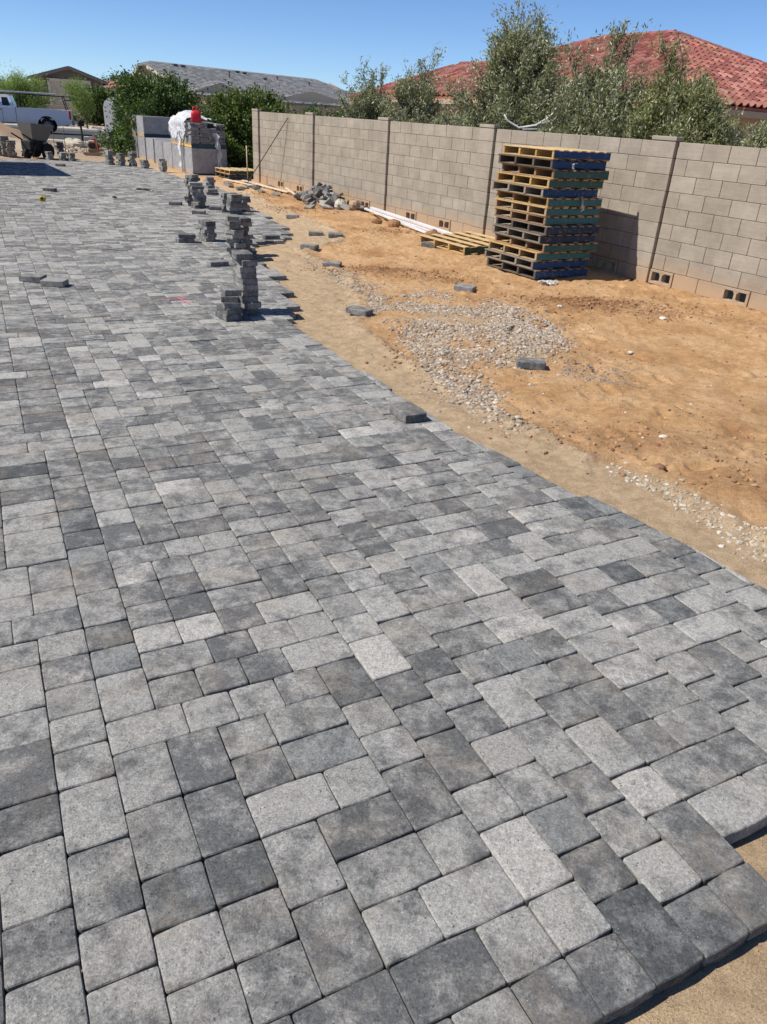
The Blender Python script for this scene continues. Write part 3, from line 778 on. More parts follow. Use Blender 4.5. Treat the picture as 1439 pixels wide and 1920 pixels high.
# ================================================================== rubble heap by the wall
rr_ = random.Random(4)
heap_top = []
def broken_mesh(seed):
    R = random.Random(seed); L = R.uniform(.17, .27); Wd = R.uniform(.12, .18); poly = paver_outline(L, Wd, R, 1)
    a = R.uniform(0, 6.28); poly = clip_half(poly, math.cos(a)*L*.28, math.sin(a)*L*.28, math.cos(a), math.sin(a))
    vs, fs = paver_rings(poly, .06, lod=1, dz=.03); b = MB(); b.add(vs, fs+[tuple(range(len(poly)))[::-1]], tuple(x*.75 for x in paver_tint(R)))
    me = b.mesh('broken_paver', M['paver']); set_seed(me, [(R.random(), R.random(), R.random())]*len(vs)); return me
BMs = [broken_mesh(300+i) for i in range(12)]
hs = 10.75                                                 # place along the wall
for i in range(64):
    t = rr_.gauss(0, .7); t = max(-1.35, min(1.35, t)); d = abs(rr_.gauss(.42, .22))
    s = sr(W2.x*4.59+W2.y*9.37 + 11.0 + t, WALL_R - .12 - d)
    hh = max(0, .36*(1-abs(t)/1.3)*(1-abs(d-.42)/.6)); z = gz(s.x, s.y) + rr_.uniform(.03, .06+hh)
    o = link('broken_paver', rr_.choice(BMs), None, None, (s.x, s.y, z), (rr_.uniform(-.75, .75), rr_.uniform(-.75, .75), rr_.uniform(0, 6.28)))
    tag(o, 'broken grey paver tumbled in the rubble heap against the block wall', 'paver', 'broken pavers in the rubble heap')
for i in range(16):
    s_ = 12.9 + rr_.uniform(-.3, 3.4); d = rr_.uniform(.3, 1.3)
    s = sr(W2.x*4.59+W2.y*9.37 + s_, WALL_R - d)
    o = link('broken_paver', rr_.choice(BMs), None, None, (s.x, s.y, gz(s.x, s.y)+.02), (rr_.gauss(0, .25), rr_.gauss(0, .25), rr_.uniform(0, 6.28)))
    tag(o, 'broken paver scattered on the dirt past the rubble heap toward the wall end', 'paver', 'broken pavers scattered along the wall foot')
def rock_mesh(seed, rx_, ry_, rz__, col, mat, name, n=10, mth=7):
    P = []; R = np.random.default_rng(seed); ph = R.uniform(0, 6, 6)
    for i in range(mth+1):
        th = math.pi*i/mth; row = []
        for j in range(n+1):
            q = 2*math.pi*j/n; k = 1+.16*math.sin(2*q+ph[0])*math.sin(th*2+ph[1]) + .1*math.sin(3*q+ph[2])*math.sin(3*th+ph[3])
            row.append((rx_*k*math.sin(th)*math.cos(q), ry_*k*math.sin(th)*math.sin(q), rz__*k*math.cos(th)))
        P.append(row)
    return MB().grid(P, col, False).mesh(name, mat)
SW = W2.x*4.59+W2.y*9.37
def wallpt(s_, d): return sr(SW+s_, WALL_R-d)
p = wallpt(10.1, .62); z = gz(p.x, p.y)
tag(link('stone', rock_mesh(5, .16, .13, .12, (.46, .43, .34), M['pebble'], 'stone'), None, None, (p.x, p.y, z+.07)), 'pale round stone at the front of the rubble heap', 'stone')
p = wallpt(9.75, .45); z = gz(p.x, p.y)
tag(link('stone', rock_mesh(6, .14, .12, .12, (.36, .26, .17), M['pebble'], 'stone'), None, None, (p.x, p.y, z+.09)), 'brown rounded boulder at the end of the rubble heap', 'stone')
p = wallpt(10.35, .75)
tag(link('stone', rock_mesh(7, .26, .2, .07, (.33, .31, .27), M['pebble'], 'stone'), None, None, (p.x, p.y, gz(p.x, p.y)+.08), (.3, .1, .4)), 'flat grey slab of rock leaning in the rubble heap', 'stone')
# black drain pipe offcut sticking up from the heap
m = MB(); n_ = 12
for r0, r1, inner in ((.06, .06, False), (.05, .05, True)):
    pts = [(0, 0, 0), (.02, 0, .2), (.03, 0, .46)]; m.tube(pts, r0, n_, not inner, (.02, .02, .022))
p = wallpt(11.75, .55); o = m.build('drain_pipe', M['dull'], None, (p.x, p.y, gz(p.x, p.y))); o.rotation_euler = (0, .5, .1); tag(o, 'black plastic pipe offcut leaning up out of the rubble', 'pipe')
m = MB(); P = [[((.34*(i/10-.5))+rr_.uniform(-.02, .02), .26*(j/8-.5)+rr_.uniform(-.02, .02), .2*math.sin(math.pi*i/10)*math.sin(math.pi*j/8)+rr_.uniform(-.02, .05)) for j in range(9)] for i in range(11)]
m.grid(P); p = wallpt(10.9, .45); tag(m.build('plastic_bag', M['film'], None, (p.x, p.y, gz(p.x, p.y)+.1)), 'crumpled clear plastic bag lying on the rubble heap', 'bag')
# white trim lengths lying on the dirt
def lay(name, pts, w_, h_, label, cat, mat, col=(1, 1, 1)):
    a, b = Vector(pts[0]), Vector(pts[1]); d = b-a; L = d.length; mid = (a+b)/2
    ang = math.atan2(d.y, d.x); pit = math.asin(d.z/L)
    m = MB(); m.box((0, 0, 0), (L, w_, h_), None, .004, col); o = m.build(name, mat, None, tuple(mid)); o.rotation_euler = (0, -pit, ang); return tag(o, label, cat)
def gp(x, y, dz): return (x, y, gz(x, y)+dz)
a, b = wallpt(9.35, .42), wallpt(6.45, .75); lay('trim_length', [gp(a.x, a.y, .09), gp(b.x, b.y, .03)], .05, .035, 'long white trim length lying furthest from the wall', 'trim', M['white_pvc'])
a, b = wallpt(9.2, .36), wallpt(5.95, .42); lay('trim_length', [gp(a.x, a.y, .12), gp(b.x, b.y, .05)], .07, .05, 'long white trim length lying close along the wall foot', 'trim', M['white_pvc'])
a, b = wallpt(9.0, .48), wallpt(6.2, .58); lay('trim_length', [gp(a.x, a.y, .08), gp(b.x, b.y, .04)], .035, .03, 'thin white trim length between the two wider ones', 'trim', M['white_pvc'])
lumber = tinted('raw_lumber', .85, .3, 12)
a, b = wallpt(15.9, .6), wallpt(13.0, .55); lay('lumber_strip', [gp(a.x, a.y, .08), gp(b.x, b.y, .05)], .09, .03, 'pale wooden strip lying along the wall foot near its far end', 'lumber', lumber, (.6, .5, .38))
a, b = wallpt(13.6, .35), wallpt(11.9, .75); lay('lumber_strip', [gp(a.x, a.y, .1), gp(b.x, b.y, .05)], .06, .03, 'short pale wooden strip pointing into the rubble heap', 'lumber', lumber, (.55, .45, .34))
a, b = wallpt(16.6, .9), wallpt(15.0, .7); lay('lumber_strip', [gp(a.x, a.y, .06), gp(b.x, b.y, .05)], .07, .03, 'pale wooden strip beyond the wall end pilaster', 'lumber', lumber, (.6, .5, .38))
# iron bar leaning against the wall
a = wallpt(15.35, .75); b = wallpt(14.2, .012); m = MB(); m.tube([(a.x, a.y, gz(a.x, a.y)), (b.x, b.y, 1.72)], .012, 8, True, (.07, .055, .045))
tag(m.build('iron_bar', M['dull']), 'thin dark iron bar leaning against the block wall', 'bar')

# ================================================================== gravel, pebbles and clods (uncountable)
ICO_V = []
_t = (1+5**.5)/2
for a_ in (-1, 1):
    for b_ in (-_t, _t): ICO_V += [(0, a_, b_), (a_, b_, 0), (b_, 0, a_)]
ICO_V = np.array(ICO_V)/math.hypot(1, _t)
def ico_faces():
    from itertools import combinations
    F = []; d0 = min(np.linalg.norm(ICO_V[i]-ICO_V[j]) for i, j in combinations(range(12), 2))*1.05
    for i, j, k in combinations(range(12), 3):
        a, b, c = ICO_V[i], ICO_V[j], ICO_V[k]
        if max(np.linalg.norm(a-b), np.linalg.norm(b-c), np.linalg.norm(a-c)) < d0:
            F.append((i, j, k) if np.dot(np.cross(b-a, c-a), a) > 0 else (i, k, j))
    return np.array(F)
ICO_F = ico_faces()
def pebbles(name, label, cat, xs_, ys_, rad, cols, mat, sink=.46, flat=.7):
    n = len(xs_); z = ground_all(xs_, ys_)[0]
    jit = 1 + nr.uniform(-.24, .24, (n, 12, 1)); sc = np.stack([rad*nr.uniform(.8, 1.4, n), rad*nr.uniform(.7, 1.1, n), rad*flat*nr.uniform(.7, 1.1, n)], -1)[:, None, :]
    P = ICO_V[None]*jit*sc; a = nr.uniform(0, 6.28, n); ca, sa = np.cos(a)[:, None], np.sin(a)[:, None]
    X = P[:, :, 0]*ca - P[:, :, 1]*sa + xs_[:, None]; Y = P[:, :, 0]*sa + P[:, :, 1]*ca + ys_[:, None]
    Z = P[:, :, 2] + (z + rad*flat*(1-2*sink)*.6)[:, None]
    V = np.stack([X, Y, Z], -1).reshape(-1, 3); F = (ICO_F[None] + (np.arange(n)*12)[:, None, None]).reshape(-1, 3)
    me = np_mesh(name, V, F, mat, np.repeat(cols, 12, 0)); return tag(link(name, me), label, cat, kind='stuff')
def scatter(poly, n, seed, thr=.42, sc=1.6, feather=.13):
    poly = np.array(poly); lo, hi = poly.min(0), poly.max(0); X = nr.uniform(lo[0], hi[0], n*4); Y = nr.uniform(lo[1], hi[1], n*4)
    k = inside(X, Y, poly) & (vnoise(X, Y, sc, seed, 3) + nr.normal(0, .05, len(X)) > thr) & ~inside(X, Y)
    X, Y = X[k][:n], Y[k][:n]; f = nr.random(len(X)) < .3
    X = X + np.where(f, nr.normal(0, feather, len(X)), 0); Y = Y + np.where(f, nr.normal(0, feather*1.3, len(X)), 0); k = ~inside(X, Y)
    return X[k], Y[k]
def pcol(n, base, var=.22):
    b = np.array(base)[nr.integers(0, len(base), n)]; return b*nr.uniform(1-var, 1+var, (n, 1))
GRAV = [(.36, .30, .23), (.42, .36, .28), (.30, .24, .18), (.47, .42, .35), (.25, .21, .18), (.38, .28, .19), (.33, .25, .18)]
MAIN = [(-.35, 8.9), (.05, 9.35), (.5, 9.7), (1.05, 9.5), (1.5, 8.7), (1.72, 7.9), (1.62, 7.1), (1.42, 6.35), (1.0, 5.9), (.72, 5.35), (.52, 5.5), (.35, 6.1), (.1, 7.0), (-.2, 8.0)]
x1, y1 = scatter(MAIN, 9500, 71, .49, 2.2)
x2, y2 = scatter([(-1.45, 11.6), (-1.15, 11.4), (-.75, 10.5), (-.3, 9.9), (.1, 9.3), (-.25, 8.9), (-.7, 9.7), (-1.1, 10.5)], 1500, 72, .40, 1.8)
x3, y3 = scatter([(1.2, 6.6), (1.75, 7.3), (1.75, 8.3), (1.35, 9.0), (1.0, 8.0)], 3000, 73, .34, 2.0)
x4, y4 = scatter([(.28, 6.2), (.42, 6.25), (.82, 5.5), (1.02, 5.0), (.92, 4.95), (.6, 5.4)], 500, 74, .25, 2)
X = np.concatenate([x1, x2, x3, x4]); Y = np.concatenate([y1, y2, y3, y4])
fx_ = X+nr.normal(0, .06, len(X)); fy_ = Y+nr.normal(0, .08, len(X)); k = ~inside(fx_, fy_); fx_, fy_ = fx_[k], fy_[k]
pebbles('gravel_fines', 'fine grit and chips filling in around the pale gravel patch', 'grit', fx_, fy_, nr.uniform(.0025, .0055, len(fx_)), pcol(len(fx_), [(.36, .28, .2), (.42, .34, .25), (.28, .21, .15), (.22, .19, .16)]), M['pebble'], .4, .8)
pebbles('gravel', 'patch of pale crushed gravel on the dirt between driveway and wall', 'gravel', X, Y, (.005+.018*nr.random(len(X))**1.8), pcol(len(X), GRAV), M['pebble'])
x5, y5 = scatter([(1.42, 4.42), (1.5, 4.5), (1.85, 4.05), (2.2, 3.5), (2.5, 3.0), (2.3, 2.95), (2.02, 3.3), (1.75, 3.85)], 1000, 75, .40, 2.6, .06)
pebbles('gravel', 'narrow streak of larger white pebbles along the sand strip edge', 'gravel', x5, y5, (.004+.014*nr.random(len(x5))**1.5), pcol(len(x5), [(.42, .37, .29), (.48, .42, .34), (.33, .27, .2), (.38, .29, .2)]), M['pebble'])
YARD = [(1.6, 3.9), (2.6, 3.2), (6.2, 7.6), (4.4, 9.6), (-3.6, 22.2), (-4.3, 21.2), (-2.7, 16.5), (-1.6, 14), (-1.2, 12), (-.9, 10), (-.2, 7.6), (.9, 5.2)]
x6, y6 = scatter(YARD, 7000, 76, .44, 1.1)
pebbles('small_stones', 'small stones and grit strewn over the dirt yard', 'stones', x6, y6, (.002+.012*nr.random(len(x6))**3), pcol(len(x6), [(.24, .19, .15), (.5, .45, .38), (.36, .24, .14), (.12, .1, .09), (.44, .28, .15)], .3), M['pebble'])
x7, y7 = scatter([(1.5, 6.35), (2.05, 6.2), (2.15, 6.65), (1.6, 6.9)], 420, 77, .3, 2.5)
pebbles('dark_grit', 'small patch of dark chipped grit beside the near gravel end', 'grit', x7, y7, nr.uniform(.004, .012, len(x7)), pcol(len(x7), [(.13, .12, .12), (.2, .18, .17), (.3, .26, .23)]), M['pebble'])
cx_, cy_ = [], []
for bx, by, sa, sb, am in BROWN:
    k = int(420*am*sa*sb/.2); cx_.append(nr.normal(bx, sa*.75, k)); cy_.append(nr.normal(by, sb*.75, k))
cx_ = np.concatenate(cx_); cy_ = np.concatenate(cy_); k = ~inside(cx_, cy_) & (cx_*N2.x+cy_*N2.y < WALL_R-.1); cx_, cy_ = cx_[k], cy_[k]
pebbles('soil_clods', 'crumbled reddish brown clods of turned soil', 'soil', cx_, cy_, nr.uniform(.004, .02, len(cx_))*nr.uniform(.5, 1.2, len(cx_)), pcol(len(cx_), [(.30, .16, .08), (.38, .21, .1), (.24, .12, .06), (.42, .25, .12)]), M['clod'], .3, .8)
for x, y, rr2, lab, col in ((1.95, 9.05, .035, 'white stone chip on the dirt beyond the gravel', (.6, .58, .54)), (3.1, 8.75, .04, 'flat white stone on the dirt near the wall drains', (.68, .64, .56)), (1.95, 4.95, .03, 'lone cream pebble on the bare dirt', (.66, .62, .54)), (2.35, 7.3, .03, 'grey white rock lying on the bare dirt', (.5, .49, .47)), (1.78, 4.45, .045, 'brown stone by the gravel streak', (.22, .12, .07)), (2.3, 3.85, .055, 'dark brown soil lump near the white pebbles', (.2, .1, .05))):
    tag(link('stone', rock_mesh(int(x*100), rr2, rr2*.8, rr2*.5, col, M['pebble'], 'stone'), None, None, (x, y, gz(x, y)+rr2*.25)), lab, 'stone')
for x, y, rr2, lab in ((.55, 13.75, .16, 'brown lump of earth beside the flat yellow pallet'), (-.15, 15.3, .13, 'brown lump of earth on the dirt past the white trim'), (-.5, 15.55, .1, 'small brown lump of earth near the rubble heap')):
    tag(link('earth_lump', rock_mesh(int(y*10), rr2, rr2*.8, rr2*.75, (.30, .16, .08), M['clod'], 'earth_lump'), None, None, (x, y, gz(x, y)+rr2*.3)), lab, 'earth lump')
# ================================================================== trees
def leaf_mesh(name, Cn, D, ln, wd, col, mat):
    """one folded diamond per leaf: centre, direction, length, width arrays"""
    n = len(Cn); D = D/np.linalg.norm(D, axis=1, keepdims=True); up = nr.normal(0, 1, (n, 3)); S = np.cross(D, up); S /= np.linalg.norm(S, axis=1, keepdims=True)+1e-9
    B = Cn - D*ln[:, None]*.5; T = Cn + D*ln[:, None]*.5; m1 = Cn + S*wd[:, None]*.5; m2 = Cn - S*wd[:, None]*.5
    V = np.stack([B, m1, T, m2], 1).reshape(-1, 3); F = (np.arange(n)*4)[:, None] + np.array([[0, 1, 2, 3]])
    return np_mesh(name, V, F, mat, np.repeat(col, 4, 0))
def tree(name, label, base, h, rad, seed, mat, cols, limbs=40, twigs=9, leaves=24, leaf=(.08, .023), crown0=.3, shape=(.75, 1.0, .75, .25), upright=.6,
         trunk_r=.05, leaders=(), twig_len=.35, bark=(.16, .14, .11), group=None, spread=.05, lean=(0, 0), kind='tree', dense=0.0):
    R = np.random.default_rng(seed); root = thing(name, label, kind, (base[0], base[1], base[2] if len(base) > 2 else -.03), 0, group)
    tr = MB(); C_, D_ = [], []
    top = np.array([lean[0], lean[1], h*.8])
    tp = [np.array([0, 0, -.1]), np.array([lean[0]*.2+R.normal(0, .03), lean[1]*.2, h*.2]), np.array([lean[0]*.55+R.normal(0, .05), lean[1]*.55+R.normal(0, .05), h*.5]), top]
    tr.tube(tp, [trunk_r*1.2, trunk_r, trunk_r*.65, trunk_r*.2], 7, True, bark)
    sh = np.array(shape)
    def env(f): return rad*np.interp(f, np.linspace(0, 1, len(sh)), sh)
    lob = R.uniform(0, 6.28, 4)
    targets = []
    for i in range(limbs):
        f = R.random()**.85; a = R.uniform(0, 6.28); k = (1+.28*math.sin(2*a+lob[0]+5*f)+.2*math.sin(3*a+lob[1]-7*f)); q = env(f)*k*math.sqrt(R.uniform(.25, 1.0))
        targets.append(np.array([math.cos(a)*q+lean[0]*f, math.sin(a)*q+lean[1]*f, h*(crown0+(.93-crown0)*f)]))
    for l in leaders: targets.append(np.array(l, float))
    for T in targets:
        fz_ = max(.12, min(.75, T[2]/h - R.uniform(.2, .45))); s = fz_/.8
        S = np.array([np.interp(fz_*h, [p[2] for p in tp], [p[j] for p in tp]) for j in range(2)] + [fz_*h])
        mid = (S+T)/2 + np.array([0, 0, -.06*h*R.random()]) + R.normal(0, .05*rad, 3); P = [S, mid, T]
        tr.tube(P, [trunk_r*.32, trunk_r*.2, trunk_r*.07], 5, False, bark)
        out = T-S; out /= np.linalg.norm(out)+1e-9
        for j in range(twigs):
            t = R.uniform(.35, 1.0); p0 = (1-t)**2*S + 2*t*(1-t)*mid + t*t*T
            d = out*.7 + R.normal(0, .55, 3) + np.array([0, 0, upright]); d /= np.linalg.norm(d); L = twig_len*R.uniform(.5, 1.25)
            p1 = p0 + d*L
            tr.tube([p0, p1], [trunk_r*.06+.002, .0015], 3, False, bark)
            tt = R.uniform(0, 1.05, leaves)[:, None]; C_.append(p0+(p1-p0)*tt + R.normal(0, spread*L/.35, (leaves, 3))); D_.append(d + R.normal(0, .6, (leaves, 3)))
    C_ = np.concatenate(C_); D_ = np.concatenate(D_); n = len(C_)
    cl = np.array(cols)[R.integers(0, len(cols), n)]*R.uniform(.7, 1.3, (n, 1))
    tr.build('trunk', M['bark'], root)
    link('crown', leaf_mesh('crown', C_, D_, leaf[0]*R.uniform(.7, 1.3, n), leaf[1]*R.uniform(.75, 1.25, n), cl, mat), None, root)
    return root
OL = [(.235, .25, .14), (.19, .205, .10), (.28, .29, .175), (.33, .335, .22), (.15, .17, .08), (.42, .41, .31)]
g_ol = 'olive trees behind the block wall'
tree('olive_tree', 'small grey green olive tree behind the wall, farthest along', (-.85, 22.3), 2.75, 1.1, 1, M['olive'], OL, 90, 10, 28, shape=(1.1, 1.1, .95, .5), crown0=.25, leaders=[(-.85, 0, 2.65), (-.45, 0, 2.9), (.1, 0, 3.05), (-1.05, 0, 2.35), (-.2, 0, 2.9)], twig_len=.36, upright=.8, group=g_ol)
tree('olive_tree', 'olive tree behind the wall before the far red roof corner', (.22, 21.3), 2.85, 1.1, 2, M['olive'], OL, 96, 10, 30, shape=(1.15, 1.1, .95, .5), crown0=.25, leaders=[(.0, 0, 3.15), (.35, 0, 3.15), (-.3, 0, 2.85), (.2, 0, 3.0)], twig_len=.36, upright=.7, group=g_ol)
tree('olive_tree', 'low rounded olive tree between the tallest one and the far ones', (1.2, 18.9), 2.2, .95, 3, M['olive'], OL, 70, 10, 28, shape=(1.1, 1.1, .9, .6), crown0=.25, twig_len=.26, group=g_ol)
t3 = tree('olive_tree', 'tallest olive tree rising above the roofs behind the wall', (2.2, 17.5), 3.7, 1.28, 4, M['olive'], OL, 210, 11, 28, crown0=.3, shape=(1.35, 1.2, 1.0, .8, .45), trunk_r=.06, leaders=[(-.2, 0, 4.02), (-.1, .1, 3.9), (.2, 0, 3.8), (-.6, 0, 3.3), (.45, 0, 3.55), (.3, .1, 3.7), (-.4, 0, 3.65)], twig_len=.38, upright=.7, group=g_ol)
tree('olive_tree', 'bushy olive tree in front of the red roof middle', (3.5, 15.9), 3.0, 1.35, 5, M['olive'], OL, 180, 11, 28, crown0=.35, shape=(1.3, 1.2, 1.05, .8, .4), leaders=[(.05, 0, 3.4), (.28, 0, 3.55), (-.3, 0, 3.25), (-.65, 0, 3.05), (.5, 0, 3.35), (.4, 0, 3.4)], twig_len=.36, upright=.7, group=g_ol)
tree('olive_tree', 'wide yellow green olive tree before the hip of the red roof', (4.75, 15.0), 2.85, 1.55, 6, M['olive'], [(.24, .25, .11), (.2, .215, .085), (.29, .295, .15), (.36, .35, .22), (.16, .175, .065)], 210, 11, 28, crown0=.36, shape=(1.35, 1.2, .95, .6, .3), leaders=[(-.5, 0, 3.2), (-.35, 0, 3.1), (-.1, 0, 3.0), (.35, 0, 2.7)], twig_len=.36, upright=.6, group=g_ol)
tree('olive_tree', 'thin pale olive sapling before the shaded house wall', (5.8, 13.9), 2.2, .45, 7, M['olive'], [(.36, .36, .25), (.27, .29, .15)], 24, 8, 22, leaders=[(.35, 0, 2.25), (.2, 0, 2.15)], twig_len=.25, group=g_ol)
m = MB(); m.tube([(-.42, -1.75, 2.08), (-.35, -1.75, 1.98), (-.12, -1.75, 1.87), (.2, -1.75, 1.93), (.45, -1.75, 2.1), (.57, -1.75, 2.31)], [.012, .02, .024, .024, .02, .008], 7, True, (.62, .6, .55))
m.tube([(-.05, -1.75, 1.86), (.22, -1.75, 1.87), (.36, -1.75, 1.95)], [.024, .02, .008], 7, True, (.55, .53, .48))
m.tube([(.3, -1.75, 1.98), (.5, -1.75, 2.02), (.58, -1.75, 2.12)], [.025, .025, .012], 7, True, (.6, .58, .53)); tag(m.build('pale_limb', M['bark'], t3), 'bare whitened limb curving through the leaves')
CI = [(.04, .08, .02), (.055, .105, .024), (.03, .06, .015), (.08, .14, .03), (.13, .175, .04)]
tree('citrus_tree', 'dense dark green citrus tree behind the far wrapped loads', (-9.75, 32.4), 2.85, 1.75, 21, M['citrus'], CI, 260, 10, 26, (.12, .06), .02, (1.0, 1.08, 1.08, .98, .65), .25, .08, twig_len=.42, spread=.1)
tree('citrus_tree', 'yellow green citrus tree at the far end of the wall', (-5.25, 27.6), 2.45, 1.42, 22, M['citrus'], CI + [(.20, .22, .04), (.16, .20, .035)], 190, 10, 26, (.1, .05), .1, (.9, 1.05, 1.05, .95, .6), .25, .08, twig_len=.38, spread=.09)
PV = [(.15, .22, .06), (.20, .27, .08), (.12, .18, .05), (.24, .30, .11)]
tree('palo_verde_tree', 'feathery light green tree behind the white pickup', (-27.5, 58), 3.0, 2.7, 31, M['feather'], PV, 130, 10, 26, (.16, .03), .2, (.9, 1.1, 1.0, .7), .3, .1, twig_len=.55, spread=.12, bark=(.2, .2, .1))
tree('palo_verde_tree', 'wispy young tree with bare stems before the wood gate', (-21.3, 55), 2.9, .95, 32, M['feather'], PV, 34, 8, 22, (.14, .025), .45, (.5, 1.0, 1.0, .7), .5, .06, twig_len=.5, spread=.1, bark=(.13, .11, .08), lean=(-.6, 0))
tree('shade_tree', 'dark rounded tree behind the pickup bed', (-24.6, 66), 2.6, 2.0, 33, M['citrus'], CI, 110, 9, 24, (.16, .08), .1, (.95, 1.1, 1.0, .7), .3, .1, twig_len=.5, spread=.12)
tree('distant_tree', 'distant green treetop beyond the far tiled house', (-51, 150), 5.4, 4.0, 34, M['citrus'], CI, 90, 9, 24, (.3, .15), .3, (.9, 1.0, .9, .6), .2, .2, twig_len=.8, spread=.2)
tree('shrub', 'low green shrub showing over the wall beneath the grey roof', (-3.6, 36), 2.2, 1.5, 35, M['citrus'], CI, 90, 8, 22, (.11, .05), .05, (.9, 1.0, .9, .7), .3, .05, twig_len=.35, spread=.1, kind='shrub')
tree('shrub', 'low dusty shrub at the foot of the grey gabled house', (-33, 69.5), 1.5, 2.2, 36, M['olive'], OL, 70, 8, 20, (.14, .05), .05, (1, 1, .9, .6), .3, .05, twig_len=.4, spread=.12, kind='shrub')

# ================================================================== houses
def slab(pts, th, mb, col=(1, 1, 1)):
    """planar roof sheet with thickness"""
    P = [Vector(p) for p in pts]; n = (P[1]-P[0]).cross(P[2]-P[0]).normalized(); n = n if n.z > 0 else -n; k = len(P)
    vs = P + [p - Vector((0, 0, th)) for p in P]
    mb.add(vs, [tuple(range(k)), tuple(range(k, 2*k))[::-1]] + [(i, (i+1) % k, k+(i+1) % k, k+i) for i in range(k)], col)
def face_frame(pts):
    P = [Vector(p) for p in pts]; a = (P[1]-P[0]).normalized(); n = a.cross(P[2]-P[0]).normalized()
    if n.z < 0: n = -n
    b = n.cross(a); b = b if b.z > 0 else -b
    return P[0], a, b, n, [((p-P[0]).dot(a), (p-P[0]).dot(b)) for p in P]
def s_tile():
    wv, L = .30, .43; prof = []
    for i in range(7):
        t = i/6; prof.append((t*wv*.64, .075*math.sin(math.pi*t)))
    prof += [(wv*.82, -.008), (wv, .0)]
    m = MB(); n = len(prof)
    vs = [(x, -.02, z+.045) for x, z in prof] + [(x, L, z+.012) for x, z in prof] + [(x, -.02, z+.02) for x, z in prof]
    fs = [(i, i+1, n+i+1, n+i) for i in range(n-1)] + [(2*n+i, 2*n+i+1, i+1, i) for i in range(n-1)]
    m.add(vs, fs, (1, 1, 1), False); return m
def barrel(L=.42, r=.10):
    m = MB(); n = 7; vs = []
    for x, rr2 in ((0, r*1.08), (L, r*.92)):
        for i in range(n): a = math.pi*i/(n-1); vs.append((x, -rr2*math.cos(a), rr2*math.sin(a)*.8))
    fs = [(i, n+i, n+i+1, i+1) for i in range(n-1)] + [tuple(range(n))]
    m.add(vs, fs); return m
REDS = [(.30, .11, .085), (.25, .085, .068), (.35, .14, .11), (.21, .07, .057), (.34, .155, .125)]
